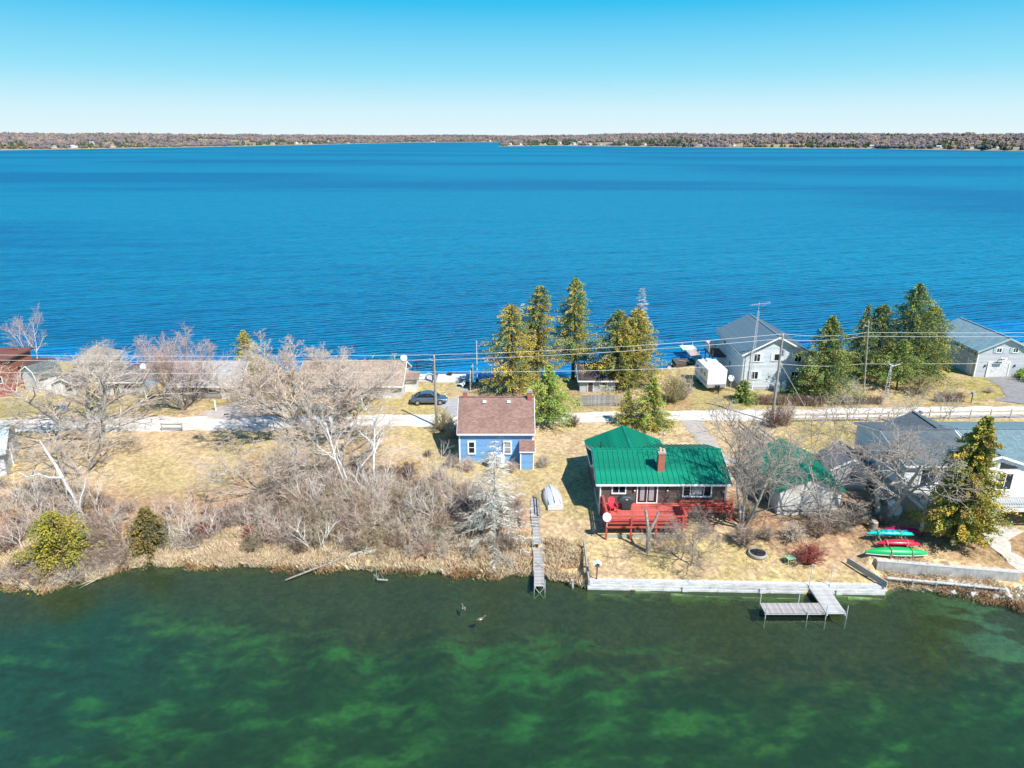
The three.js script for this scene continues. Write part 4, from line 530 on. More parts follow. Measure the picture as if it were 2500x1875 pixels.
{
  const rb = thing('rowboat', 'white rowing boat lying upside down on the grass', 'boat', put(3.6, -57.1, 0.02), Math.PI / 2 + 0.09), wm = mat([0.74, 0.75, 0.76], 0.45, { map: per(T.grain, 1) });
  part(rb, 'hull', hull(4.6, 1.75, 0.62, 0.08, 16, true), wm); part(rb, 'keel', B(3.4, 0.05, 0.07, -0.3, 0.63, 0), wm); for (const s of [-1, 1]) part(rb, 'strake', B(3.2, 0.03, 0.06, -0.4, 0.5, s * 0.5), wm); part(rb, 'transom', B(0.05, 0.5, 1.36, -2.3, 0.27, 0), wm);
  const boat = (name, label, c, x, y, z, ry, L, W, Hh, extra) => { const o = thing(name, label, name === 'canoe' ? 'canoe' : 'kayak', [x, y, z], ry); part(o, 'hull', hull(L, W, Hh, 0.1, 18), mat(c, 0.32)); if (extra) part(o, 'gunwale', [...Array(17)].map((_, i) => { const f = (t) => [(t - 0.5) * L, -0.1 * Math.pow(Math.abs(t - 0.5) * 2, 2) - 0.01, W / 2 * Math.pow(Math.sin(Math.PI * clamp(t, 0.012, 0.988)), 0.62) + 0.01]; return beam(f(i / 17), f((i + 1) / 17), 0.03, 0.05); }), M.paintWhite); else part(o, 'keel', B(L * 0.7, 0.03, 0.05, 0, Hh, 0), mat(c.map((v) => v * 0.8 + 0.03), 0.4)); return o; };
  boat('kayak', 'turquoise kayak strapped upside down on the top rack', [0.01, 0.50, 0.48], 30.3, 2.02, -49.75, -0.04, 3.7, 0.72, 0.32); boat('kayak', 'bright red kayak strapped on the middle rack', [0.70, 0.02, 0.07], 30.45, 1.78, -48.7, -0.03, 3.35, 0.66, 0.30);
  boat('canoe', 'green upturned canoe on the lowest rack', [0.01, 0.40, 0.11], 29.85, 1.55, -47.75, -0.05, 4.7, 0.85, 0.42, true); boat('kayak', 'dark magenta kayak lying behind the turquoise one', [0.36, 0.01, 0.12], 32.2, 1.55, -51.0, -0.18, 3.0, 0.62, 0.3);
  const rk = thing('kayak_rack', 'stepped timber rack carrying the kayaks and canoe', 'rack', [30.2, 1.2, -48.7]); for (const x of [-1.0, 0.75]) { for (const [z, h] of [[-1.35, 0.85], [-1.0, 0.8], [-0.35, 0.6], [0.35, 0.5], [0.62, 0.4], [1.35, 0.32]]) part(rk, 'upright', B(0.08, h + 0.4, 0.08, x, h / 2 - 0.1, z), M.tanWood); part(rk, 'runner', beam([x + 0.05, 0.78, -1.4], [x + 0.05, 0.28, 1.4], 0.07, 0.1), M.tanWood); }
  for (const [x, z, y, w, hh] of [[-0.95, -1.05, 0.82, 0.36, 0.33], [0.8, -1.05, 0.82, 0.36, 0.33], [-0.75, 0, 0.58, 0.33, 0.31], [0.85, 0, 0.58, 0.33, 0.31], [-0.9, 0.95, 0.35, 0.43, 0.43], [0.7, 0.95, 0.35, 0.43, 0.43]]) part(rk, 'strap', new THREE.TorusGeometry(1, 0.06, 5, 18, Math.PI).scale(w + 0.02, hh + 0.03, 0.6).rotateY(Math.PI / 2).translate(x, y - 0.01, z), M.tanWood);
  // jet-ski like boat on shore by the lake fence
  const js = thing('jet_ski', 'covered pale blue water scooter beside the dark lake fence', 'watercraft', put(-6.5, -88.2, 0.05), 1.35); part(js, 'hull', hull(2.9, 1.05, 0.5, 0, 12, true), mat([0.55, 0.66, 0.74], 0.4)); part(js, 'seat', S(0.3, -0.5, 0.62, 0, 2.2, 0.7, 0.8), M.black); part(js, 'cowl', S(0.34, 0.55, 0.6, 0, 1.4, 0.9, 1), mat([0.2, 0.3, 0.42], 0.4)); part(js, 'handlebar', B(0.05, 0.05, 0.7, 0.25, 0.95, 0), M.black); 
}
// ---------- vehicles ----------
{
  const o = thing('travel_trailer', 'white travel trailer parked beside the two storey house', 'trailer', put(25.9, -88.0), 0.05), W = 2.45, L = 5.4, y0 = 0.5, wm = mat([0.82, 0.82, 0.82], 0.35), grey = mat([0.42, 0.44, 0.46], 0.4);
  part(o, 'body', prism([[-L / 2, y0], [L / 2, y0], [L / 2 + 0.02, y0 + 1.5], [L / 2 - 0.45, y0 + 2.25], [L / 2 - 0.8, y0 + 2.38], [-L / 2, y0 + 2.4]], W, 'x').rotateY(Math.PI).scale(1, 1, 1), wm).rotation.y = Math.PI;
  part(o, 'front_guard', B(W - 0.1, 0.42, 0.05, 0, y0 + 0.3, L / 2 + 0.03), mat([0.5, 0.51, 0.52], 0.4, { metalness: 0.5 })); part(o, 'air_conditioner', B(0.75, 0.28, 0.9, 0.1, y0 + 2.5, -1.1), wm); part(o, 'roof_vent', B(0.4, 0.1, 0.4, 0.4, y0 + 2.44, 0.3), grey); part(o, 'roof_vent', B(0.3, 0.12, 0.3, -0.5, y0 + 2.44, -2.0), grey);
  for (const z of [-1.6, 0.2, 1.5]) { const w = part(o, 'window', B(0.05, 0.55, 0.85, -W / 2 - 0.01, y0 + 1.5, z), M.trim); part(w, 'pane', B(0.03, 0.44, 0.74, -W / 2 - 0.03, y0 + 1.5, z), M.pane); } const d = part(o, 'door', B(0.05, 1.7, 0.7, -W / 2 - 0.012, y0 + 1.0, -0.75), wm); part(d, 'handle', B(0.04, 0.04, 0.1, -W / 2 - 0.05, y0 + 0.95, -0.5), M.black); part(o, 'stripe', B(0.02, 0.3, L - 0.3, -W / 2 - 0.006, y0 + 0.55, 0), mat([0.35, 0.42, 0.55], 0.4));
  for (const s of [-1, 1]) for (const z of [-0.9, -0.2]) { const w = part(o, 'wheel', new THREE.CylinderGeometry(0.33, 0.33, 0.22, 16).rotateZ(Math.PI / 2).translate(s * (W / 2 - 0.15), 0.33, z), M.rubber); part(w, 'hub', new THREE.CylinderGeometry(0.16, 0.16, 0.24, 10).rotateZ(Math.PI / 2).translate(s * (W / 2 - 0.15), 0.33, z), M.galv); }
  part(o, 'hitch', [beam([-0.7, 0.45, L / 2 - 0.1], [0, 0.45, L / 2 + 1.1], 0.08, 0.1), beam([0.7, 0.45, L / 2 - 0.1], [0, 0.45, L / 2 + 1.1], 0.08, 0.1), C(0.05, 0.05, 0.6, 0, 0, L / 2 + 1.0)], M.black); for (const s of [-1, 1]) part(o, 'gas_bottle', [C(0.15, 0.15, 0.45, s * 0.17, 0.5, L / 2 + 0.4), S(0.15, s * 0.17, 0.95, L / 2 + 0.4, 1, 0.5, 1)], M.black); part(o, 'step', B(0.5, 0.05, 0.5, -W / 2 - 0.2, 0.35, -0.75), M.black);
}
{ // parked sedan
  const o = thing('parked_car', 'slate blue sedan parked behind the utility pole', 'car', put(-10.1, -81.2, 0.06), 0.03), paint = new THREE.MeshPhysicalMaterial({ color: lin(0.10, 0.14, 0.20), roughness: 0.35, metalness: 0.4, clearcoat: 1, clearcoatRoughness: 0.06 }), L = 4.4;
  const prof = [[-2.2, 0.32, 0.62, 0.78], [-2.12, 0.26, 0.86, 0.84], [-1.5, 0.22, 0.93, 0.88], [-0.6, 0.2, 0.92, 0.9], [0.5, 0.2, 0.90, 0.9], [1.2, 0.2, 0.84, 0.89], [1.9, 0.24, 0.74, 0.84], [2.15, 0.3, 0.6, 0.72], [2.22, 0.36, 0.5, 0.6]];
  const ring = ([x, a, b, w]) => { const q = []; for (let k = 0; k < 16; k++) { const t = k / 16 * Math.PI * 2, cx = Math.cos(t), sy = Math.sin(t); q.push([x, (a + b) / 2 + (b - a) / 2 * Math.sign(sy) * Math.pow(Math.abs(sy), 0.5), w * Math.sign(cx) * Math.pow(Math.abs(cx), 0.4)]); } return q; };
  part(o, 'body', loft([[...ring([-2.2, 0.45, 0.5, 0.3])], ...prof.map(ring), ring([2.23, 0.42, 0.45, 0.3])]), paint);
  const cab = [[-1.75, 0.9, 0.92, 0.74], [-1.1, 0.88, 1.28, 0.66], [-0.4, 0.88, 1.42, 0.64], [0.2, 0.88, 1.40, 0.64], [0.75, 0.86, 1.12, 0.68], [1.25, 0.82, 0.86, 0.74]]; part(o, 'glasshouse', loft(cab.map(ring)), M.pane); part(o, 'roof', loft([[-1.05, 1.26, 1.29, 0.6], [-0.4, 1.38, 1.44, 0.62], [0.2, 1.36, 1.42, 0.62], [0.45, 1.28, 1.3, 0.6]].map(ring)), paint);
  for (const s of [-1, 1]) { part(o, 'pillar', [bar([-1.1, 1.27, s * 0.62], [-1.7, 0.92, s * 0.74], 0.035), bar([-0.1, 1.4, s * 0.62], [-0.05, 0.9, s * 0.8], 0.03), bar([0.45, 1.29, s * 0.6], [1.2, 0.86, s * 0.72], 0.035)], paint); part(o, 'headlight', S(0.14, 2.1, 0.58, s * 0.6, 0.6, 0.6, 1.3), mat([0.8, 0.82, 0.85], 0.15)); part(o, 'tail_light', S(0.12, -2.13, 0.7, s * 0.62, 0.5, 0.7, 1.4), mat([0.4, 0.01, 0.01], 0.2)); part(o, 'door', B(1.0, 0.02, 0.02, 0.45, 0.72, s * 0.905), M.black); part(o, 'mirror', B(0.12, 0.1, 0.16, 0.75, 0.95, s * 0.9), paint); }
  for (const x of [-1.35, 1.38]) for (const s of [-1, 1]) { const w = part(o, 'wheel', new THREE.CylinderGeometry(0.32, 0.32, 0.2, 18).rotateX(Math.PI / 2).translate(x, 0.32, s * 0.82), M.rubber); part(w, 'rim', new THREE.CylinderGeometry(0.2, 0.2, 0.22, 12).rotateX(Math.PI / 2).translate(x, 0.32, s * 0.82), M.steel); }
}
// ---------- tanks, deck furniture, dishes ----------
function tank(label, x, z, m, h = 1.35, r = 0.37, group) { const o = thing('propane_tank', label, 'tank', put(x, z), 0, group); part(o, 'vessel', [C(r, r, h - 0.3, 0, 0.15, 0, 18), S(r, 0, h - 0.15, 0, 1, 0.5, 1, 18, 8), S(r, 0, 0.15, 0, 1, 0.4, 1, 18, 8)], m); part(o, 'valve_collar', C(r * 0.4, r * 0.4, 0.2, 0, h + 0.02, 0, 12), m); part(o, 'foot_ring', C(r * 0.75, r * 0.75, 0.1, 0, 0, 0, 14), M.galv); return o; }
tank('white propane tank left of the pair against the blue house', -1.98, -63.35, M.paintWhite); tank('white propane tank right of the pair against the blue house', -1.1, -63.35, M.paintWhite); { const pb = mat([0.45, 0.58, 0.70], 0.4); tank('pale blue propane tank left of the pair by two storey house', 33.75, -85.2, pb, 1.3, 0.34); tank('pale blue propane tank right of the pair by two storey house', 34.6, -85.2, pb, 1.3, 0.34); }
function adirondack(label, x, y, z, ry) { const o = thing('adirondack_chair', label, 'chair', [x, y, z], ry), m = mat([0.62, 0.03, 0.06], 0.5); part(o, 'seat', beam([0, 0.42, 0.35], [0, 0.28, -0.3], 0.52, 0.04), m); for (let k = -2; k <= 2; k++) part(o, 'back_slat', beam([k * 0.105, 0.3, -0.25], [k * 0.125, 1.0 - 0.025 * k * k, -0.55], 0.095, 0.025), m); for (const s of [-1, 1]) { part(o, 'leg', B(0.06, 0.55, 0.09, s * 0.29, 0.275, 0.33), m); part(o, 'leg', beam([s * 0.27, 0.4, 0.3], [s * 0.27, 0.0, -0.55], 0.04, 0.1), m); part(o, 'armrest', B(0.13, 0.03, 0.75, s * 0.32, 0.57, 0.02), m); } return o; }
adirondack('red adirondack chair on the red deck', 8.45, 2.36, -52.9, 0.15); adirondack('red chair in front of the tan roofed bungalow', -20.1, gy(-20, -79.6) + 0.02, -79.6, 0.4); adirondack('red chair beside the other one near the picket fence', -19.0, gy(-19, -80) + 0.02, -80.1, -0.3);
{
  const o = thing('covered_grill', 'barbecue under a black cover on the red deck', 'grill', [9.6, 2.36, -53.2]), cv = mat([0.035, 0.045, 0.05], 0.6); const rg = (y, w, d) => { const q = []; for (let k = 0; k < 16; k++) { const t = k / 16 * Math.PI * 2; q.push([w * Math.sign(Math.cos(t)) * Math.pow(Math.abs(Math.cos(t)), 0.35), y, d * Math.sign(Math.sin(t)) * Math.pow(Math.abs(Math.sin(t)), 0.35)]); } return q; };
  part(o, 'cover', loft([rg(0.12, 0.42, 0.3), rg(0.5, 0.45, 0.32), rg(0.82, 0.72, 0.34), rg(0.95, 0.70, 0.33), rg(1.12, 0.5, 0.3), rg(1.24, 0.35, 0.2), rg(1.25, 0.05, 0.05)].map((r) => r.reverse())), cv); part(o, 'cart', B(0.78, 0.16, 0.5, 0, 0.09, 0), M.black); part(o, 'label_patch', B(0.16, 0.06, 0.012, 0, 1.02, 0.345), M.paintWhite);
}
function dish(label, x, y, z, h, r = 0.38, ry = 0.3, tilt = -0.5) { const o = thing('satellite_dish', label, 'dish', [x, y, z]); part(o, 'post', C(0.035, 0.035, h, 0, 0, 0, 8), M.galv); const g = new THREE.SphereGeometry(r * 1.6, 18, 6, 0, Math.PI * 2, 0, 0.68).scale(1, 0.55, 1).translate(0, -r * 0.86, 0).rotateX(Math.PI / 2 + tilt).rotateY(ry).translate(0, h + 0.05, 0.05); const p = part(o, 'reflector', g, mat([0.78, 0.79, 0.8], 0.5, { side: THREE.DoubleSide })); part(o, 'feed_arm', bar([0, h - 0.2, 0.1], [0.12, h + 0.02, 0.55], 0.02), M.galv); part(o, 'feed_horn', C(0.05, 0.05, 0.12, 0.12, h - 0.02, 0.55), M.white); return o; }
dish('white satellite dish on the front corner of red deck', 7.62, 2.4, -50.15, 0.85, 0.36); dish('white satellite dish on a post beside the trailer', 27.95, gy(28, -86), -85.6, 1.7, 0.42); dish('satellite dish on the ridge end of tan roofed bungalow', -13.75, 4.7, -86.4, 0.75, 0.42); dish('satellite dish on the dark roof of white cottage', -47.0, 3.75, -86.2, 0.6, 0.4);
{
  const a = thing('roof_antenna', 'thin television antenna on the green cottage chimney', 'antenna', [12.5, 5.5, -56.6]); part(a, 'mast', C(0.02, 0.02, 1.7, 0, -0.4, 0, 6), M.steel); part(a, 'boom', bar([-0.7, 1.15, -0.4], [0.5, 1.3, 0.3], 0.014), M.black); part(a, 'element', [bar([-0.9, 1.15, 0.2], [-0.3, 1.18, -0.9], 0.012), bar([-0.2, 1.22, 0.55], [0.2, 1.22, -0.5], 0.012), bar([0.25, 1.27, 0.6], [0.6, 1.28, -0.2], 0.012)], M.black);
  const m = thing('service_mast', 'grey service mast at the rear eave of the green cottage', 'mast', [14.35, 2.5, -61.9]); part(m, 'pipe', C(0.045, 0.045, 3.6, 0, -0.6, 0, 8), M.galv); part(m, 'weather_head', S(0.11, 0.06, 3.0, 0), M.galv);
}
{ // fire ring, table, bin, boulders, stumps
  const f = thing('fire_ring', 'concrete fire ring with dark ash on the lawn', 'fire pit', put(19.35, -48.5, 0)); part(f, 'ring', new THREE.LatheGeometry([[0.58, 0], [0.74, 0], [0.72, 0.26], [0.6, 0.26], [0.58, 0]].map((p) => new THREE.Vector2(...p)), 22), plain([0.44, 0.42, 0.38])); part(f, 'ash', C(0.6, 0.6, 0.2, 0, 0, 0, 18), mat([0.02, 0.02, 0.02], 1)); part(f, 'grate', [bar([-0.4, 0.25, -0.2], [0.4, 0.25, 0.1], 0.03), bar([-0.2, 0.27, 0.3], [0.2, 0.27, -0.35], 0.04)], M.black);
  const t = thing('garden_table', 'small green slatted garden table on the lawn', 'table', put(21.55, -47.5), 0.2), gm = mat([0.28, 0.45, 0.28], 0.6); for (let k = 0; k < 5; k++) part(t, 'slat', B(0.7, 0.03, 0.11, 0, 0.5, -0.24 + k * 0.12), gm); for (const a of [-1, 1]) for (const b of [-1, 1]) part(t, 'leg', B(0.05, 0.5, 0.05, a * 0.28, 0.24, b * 0.22), gm);
  const b = thing('storage_bin', 'pale grey tank on legs under the white deck', 'bin', put(32.55, -53.55)); part(b, 'tank', new THREE.CylinderGeometry(0.55, 0.55, 0.9, 18).rotateX(Math.PI / 2).scale(0.7, 1, 1).translate(0, 0.95, 0), mat([0.62, 0.68, 0.72], 0.5)); for (const z of [-0.3, 0.3]) for (const s of [-1, 1]) part(b, 'leg', B(0.05, 0.55, 0.05, s * 0.25, 0.25, z), M.galv);
  const rk = (label, x, z, s, c) => { const g = new THREE.IcosahedronGeometry(1, 2), p = g.attributes.position; for (let i = 0; i < p.count; i++) { const k = 0.8 + 0.4 * vnoise(p.getX(i) * 2 + x, p.getY(i) * 2 + p.getZ(i) * 1.7, 5); p.setXYZ(i, p.getX(i) * k * s, p.getY(i) * k * s * 0.6, p.getZ(i) * k * s * 0.8); } g.computeVertexNormals(); single('boulder', label, 'boulder', g, plain(c), put(x, z, s * 0.2)); };
  rk('white boulder in the brush below the blue house', -5.1, -56.9, 0.55, [0.68, 0.69, 0.72]); rk('small pale stone near the shore below the dead spruce', -5.6, -50.9, 0.25, [0.66, 0.62, 0.6]); rk('pale stone in the brush left of the white boulder', -7.6, -55.2, 0.35, [0.6, 0.58, 0.57]);
  const st = (label, x, z, r, h) => { const o = thing('tree_stump', label, 'stump', put(x, z)); part(o, 'bark', C(r * 1.15, r, h, 0, -0.1, 0, 12), plain([0.33, 0.28, 0.23])); part(o, 'cut_face', C(r * 0.96, r * 0.96, 0.03, 0, h - 0.1, 0, 12), plain([0.62, 0.55, 0.45])); }; st('pale sawn stump beside the kayaks', 30.0, -51.8, 0.33, 0.7);
  const bin = thing('recycling_bins', 'blue and green recycling boxes by the road under the bare tree', 'recycling boxes', put(-54.0, -79.3)); part(bin, 'blue_box', B(0.6, 0.45, 0.45, 0.3, 0.22, 0), mat([0.08, 0.16, 0.5], 0.5)); part(bin, 'green_box', B(0.5, 0.4, 0.4, -0.4, 0.2, 0.15), mat([0.02, 0.22, 0.1], 0.5));
}
// ---------- utility poles, lines, towers ----------
const POLES = [[-78, -74.5, 9.7], [-8.47, -73.8, 9.5], [29.56, -74.9, 11.55], [44.07, -85.4, 10.4], [101, -88, 10.4]];
{
  const pm = woodM([0.50, 0.48, 0.45], 2), lab = ['', 'utility pole standing left of the blue house', 'tall utility pole in front of the two storey house', 'thin pole standing before the dark spruces'];
  POLES.forEach(([x, z, top], i) => {
    if (!lab[i]) return; const y = gy(x, z), o = thing('utility_pole', lab[i], 'pole', [x + (i === 3 ? 0.9 : 0), y, z]); if (i === 3) o.rotation.z = 0.095; const h = top - y, th = i === 3 ? 0.6 : 1; part(o, 'shaft', C(0.17 * th, 0.11 * th, h + 0.3, 0, -0.3, 0, 10), pm);
    part(o, 'insulator', [C(0.05, 0.05, 0.22, 0, h, 0, 8)], M.paintWhite); part(o, 'bracket', [bar([0, h - 0.5, 0], [-0.45, h - 0.35, 0], 0.03), C(0.045, 0.045, 0.18, -0.45, h - 0.38, 0, 8)], M.galv); if (i === 2) part(o, 'transformer', [C(0.2, 0.2, 0.7, 0.3, h - 2.3, 0, 12), B(0.2, 0.08, 0.1, 0.12, h - 2, 0)], mat([0.35, 0.37, 0.38], 0.5)); if (i === 1) part(o, 'lamp_arm', [bar([0, h - 2.1, 0], [-0.55, h - 1.9, 0.1], 0.03), B(0.35, 0.12, 0.16, -0.65, h - 1.92, 0.1)], M.galv); 
  });
  const spans = (dy, dx, sag, extra) => { const g = []; for (let i = 0; i < POLES.length - 1; i++) { const a = POLES[i], b = POLES[i + 1], n = 14, f = (t) => [lerp(a[0], b[0], t) + dx, lerp(a[2] + dy[i], b[2] + dy[i + 1], t) - sag * 4 * t * (1 - t), lerp(a[1], b[1], t)]; for (let k = 0; k < n; k++) g.push(bar(f(k / n), f((k + 1) / n), 0.017, 4)); } return g; };
  single('power_line', 'topmost pale power line strung along the road', 'cable', spans([0.2, 0.2, 0.2, -1.3, -1.2], 0, 0.35), M.wire); single('power_line', 'second pale power line just below the topmost one', 'cable', spans([-0.4, -0.38, -0.38, -1.8, -1.7], -0.45, 0.35), M.wire); single('power_line', 'lowest pale cable strung along the road', 'cable', spans([-1.9, -1.75, -3.2, -5.4, -5.2], 0, 0.3), M.wire);
  const sp = thing('service_pole', 'short wooden service pole at the left corner of two storey house', 'pole', put(29.55, -84.1)); part(sp, 'shaft', C(0.1, 0.08, 6.0, 0, -0.3, 0, 8), pm); part(sp, 'bracket', C(0.05, 0.05, 0.2, 0.1, 5.4, 0, 6), M.galv);
  single('service_cable', 'thin cable from the tall pole to the service pole', 'cable', [bar([29.56, 8.2, -74.9], [29.7, 7.3, -79.5], 0.018, 4), bar([29.7, 7.3, -79.5], [29.6, 6.8, -84.1], 0.018, 4)], M.wire); single('guy_wire', 'guy wire slanting down right of the tall utility pole', 'cable', [bar([29.56, 8.6, -74.9], [34.2, gy(34.2, -74), -74.0], 0.02, 4)], M.galv);
  single('guy_guard', 'yellow tube at the foot of the guy wire', 'marker', [bar([33.5, gy(34, -74) + 1.0, -74.1], [34.2, gy(34.2, -74) - 0.1, -74.0], 0.06, 6)], mat([0.65, 0.55, 0.25], 0.6));
  const fl = thing('flagpole', 'slim white flagpole by the water left of the cedars', 'flagpole', put(-4.7, -90.7)); part(fl, 'pole', C(0.055, 0.035, 5.6, 0, 0, 0, 8), M.paintWhite); part(fl, 'base', B(0.4, 0.5, 0.4, 0, 0.1, 0), M.darkWood); part(fl, 'finial', S(0.07, 0, 5.65, 0), M.paintWhite);
}
function lattice(name, label, x, z, h, w) { const o = thing(name, label, 'antenna tower', put(x, z)), P3 = [0, 1, 2].map((k) => [w * Math.cos(k * 2.094 + 0.5), w * Math.sin(k * 2.094 + 0.5)]); for (const p of P3) part(o, 'leg', bar([p[0], -0.3, p[1]], [p[0] * 0.45, h, p[1] * 0.45], 0.025), M.galv); const br = [], n = Math.round(h / 0.5); for (let k = 0; k < n; k++) for (let q = 0; q < 3; q++) { const f = (t, i) => { const s = 1 - 0.55 * t; return [P3[i % 3][0] * s, t * h, P3[i % 3][1] * s]; }; br.push(bar(f(k / n, q), f((k + 1) / n, q + 1), 0.012, 4), bar(f(k / n, q), f(k / n, q + 1), 0.012, 4)); } part(o, 'bracing', br, M.galv); return o; }
{
  const t = lattice('antenna_tower', 'tall lattice antenna tower at the left front of two storey house', 30.2, -85.1, 10.6, 0.22); part(t, 'mast', C(0.03, 0.03, 1.2, 0, 10.5, 0, 6), M.galv); part(t, 'boom', [bar([-1.0, 11.25, -0.3], [1.1, 11.75, 0.6], 0.03), bar([0.2, 11.1, 0], [1.1, 11.8, 0.4], 0.025)], M.galv); part(t, 'element', [...Array(9)].map((_, k) => { const s = k / 8, x = lerp(-1.0, 1.05, s), y = lerp(11.25, 11.72, s), z = lerp(-0.3, 0.58, s), l = 0.35 + 0.5 * s; return bar([x - 0.35 * l, y, z + l], [x + 0.35 * l, y, z - l], 0.014, 4); }), M.galv); part(t, 'wall_stay', bar([0, 5, 0], [0.4, 5, -0.7], 0.02), M.galv);
  const w = lattice('turbine_tower', 'short lattice tower with small wind turbine beside the road hedge', 45.65, -81.5, 4.1, 0.34); part(w, 'head', [C(0.06, 0.06, 0.7, 0, 4.0, 0, 8), new THREE.CylinderGeometry(0.1, 0.07, 0.7, 8).rotateX(Math.PI / 2).translate(0, 4.75, 0)], M.paintWhite); for (let k = 0; k < 3; k++) { const a = k * 2.094 + 0.3; part(w, 'blade', beam([0, 4.75, 0.38], [0.95 * Math.cos(a), 4.75 + 0.95 * Math.sin(a), 0.38], 0.1, 0.02), M.paintWhite); } part(w, 'tail_vane', B(0.02, 0.3, 0.5, 0, 4.85, -0.7), M.paintWhite);
}
// ---------- fences, posts, mailboxes ----------
function postRail(label, pts, m, group, rails = [0.45, 0.9], hh = 1.15) { const o = thing('rail_fence', label, 'fence', [0, 0, 0], 0, group); pts.forEach(([x, z], i) => { part(o, 'post', C(0.085, 0.075, hh + 0.3, x, gy(x, z) - 0.3, z, 8), m); if (i) for (const y of rails) { const [a, b] = pts[i - 1]; part(o, 'rail', beam([a, gy(a, b) + y, b], [x, gy(x, z) + y, z], 0.08, 0.16), m); } }); return o; }
const fencePts = []; for (let x = 31.0; x < 75; x += 2.42) fencePts.push([x, -74.9 - 0.052 * (x - 31)]);
postRail('long split rail fence along the near side of the road', fencePts, woodM([0.72, 0.62, 0.52]));
postRail('dark rail fence running from the road towards green shed', [[25.2, -73.0], [25.5, -70.6], [25.9, -68.2], [26.3, -65.9], [26.6, -63.6]], M.darkWood); postRail('grey rail fence beside the dark one behind green shed', [[26.6, -72.4], [27.0, -70], [27.5, -67.6], [28.0, -65.2]], M.greyWood); postRail('short weathered rail fence at the edge of the empty lot', [[-38.7, -72.5], [-36.4, -72.4]], M.greyWood, undefined, [0.35, 0.8], 1.0);
{
  const p = thing('picket_fence', 'white picket fence in front of the tan roofed bungalow', 'fence', [-26.4, gy(-26.4, -78.7), -78.7]); const pk = prism([[-0.05, 0], [0.05, 0], [0.05, 0.85], [0, 0.95], [-0.05, 0.85]], 0.025, 'z'); for (let k = 0; k < 54; k++) { const m = part(p, 'picket', pk, M.paintWhite); m.position.set(-4.0 + k * 0.15, 0.03, 0.03); } for (const y of [0.25, 0.7]) part(p, 'rail', B(8.2, 0.08, 0.04, 0, y, -0.005), M.paintWhite); for (const x of [-4.1, -1.4, 1.4, 4.1]) part(p, 'post', B(0.1, 1.2, 0.1, x, 0.5, -0.07), M.paintWhite);
  const b = thing('board_fence', 'weathered grey board fence before the small cottage', 'fence', [10.7, gy(10.7, -80.2), -80.2]), r = rng(4), bm = [0.42, 0.48, 0.54, 0.38].map((v) => woodM([v, v, v * 0.97])), bg = [1.45, 1.52, 1.4].map((h) => B(0.165, h, 0.03, 0, h / 2, 0)); for (let k = 0; k < 28; k++) { if (k > 22 && k % 2) continue; const m = part(b, 'board', bg[Math.floor(r() * 3)], bm[Math.floor(r() * 4)]); m.position.set(-2.4 + k * 0.18, 0, 0.04 + 0.02 * r()); } for (const y of [0.35, 1.2]) part(b, 'rail', B(5.0, 0.09, 0.05, 0.05, y, -0.01), M.greyWood); for (const x of [-2.4, 0, 2.5]) part(b, 'post', B(0.11, 1.9, 0.11, x, 0.6, -0.09), M.greyWood);
  const l = thing('lake_fence', 'dark green screen fence running down to the lake', 'fence', [-5.4, 0.75, -88.8]), lm = woodM([0.10, 0.13, 0.11]); for (let k = 0; k < 20; k++) part(l, 'board', B(0.04, 1.75 + (k % 3) * 0.05, 0.28, 0, 1.0, -3.0 + k * 0.31), lm); for (const z of [-3.1, 0, 3.1]) part(l, 'post', B(0.12, 2.5, 0.12, 0.07, 0.9, z), M.paleWood); part(l, 'tall_post', B(0.14, 3.6, 0.14, 0.1, 1.3, 2.6), M.paleWood); part(l, 'top_rail', B(0.1, 0.1, 6.3, 0, 2.0, 0), M.paleWood);
  const rf = thing('red_ramp', 'faded red boarded ramp and railing at the left edge', 'ramp', [-65.2, gy(-65, -84), -84.0], 0.45), rm = woodM([0.52, 0.13, 0.12]), rg2 = B(0.34, 0.04, 2.2); for (let k = 0; k < 13; k++) { const m = part(rf, 'plank', rg2, rm); m.position.set(-2.2 + k * 0.36, 0.25 + 0.03 * k, 0); } for (const y of [0.75, 1.15]) part(rf, 'rail', beam([-2.4, y, 1.05], [2.4, y + 0.4, 1.05], 0.06, 0.1), rm); for (let k = 0; k < 6; k++) part(rf, 'post', B(0.09, 1.3, 0.09, -2.3 + k * 0.92, 0.65 + 0.07 * k, 1.1), rm); part(rf, 'side_panel', B(4.6, 0.5, 0.04, 0, 0.2, 1.13), rm);
  const wp = thing('marker_post', 'white marker post by the road before grey bungalow', 'post', put(-35.1, -78.5)); part(wp, 'post', B(0.14, 1.3, 0.14, 0, 0.6, 0), M.paintWhite); part(wp, 'cap', B(0.18, 0.05, 0.18, 0, 1.28, 0), M.paintWhite);
  const mb = (label, x, z) => { const o = thing('mailbox', label, 'mailbox', put(x, z)); part(o, 'post', B(0.09, 1.15, 0.09, 0, 0.55, 0), M.darkWood); part(o, 'box', [B(0.26, 0.16, 0.5, 0, 1.22, 0), new THREE.CylinderGeometry(0.13, 0.13, 0.5, 12, 1, false, 0, Math.PI).rotateZ(Math.PI / 2).rotateY(Math.PI / 2).translate(0, 1.3, 0)], mat([0.35, 0.38, 0.4], 0.4)); part(o, 'flag', B(0.02, 0.16, 0.06, 0.15, 1.36, 0.1), mat([0.6, 0.05, 0.05], 0.5)); }; mb('grey mailbox on a dark post by the brown hedge', 56.1, -81.2); mb('mailbox on the near roadside by the rail fence', 46.3, -74.9);
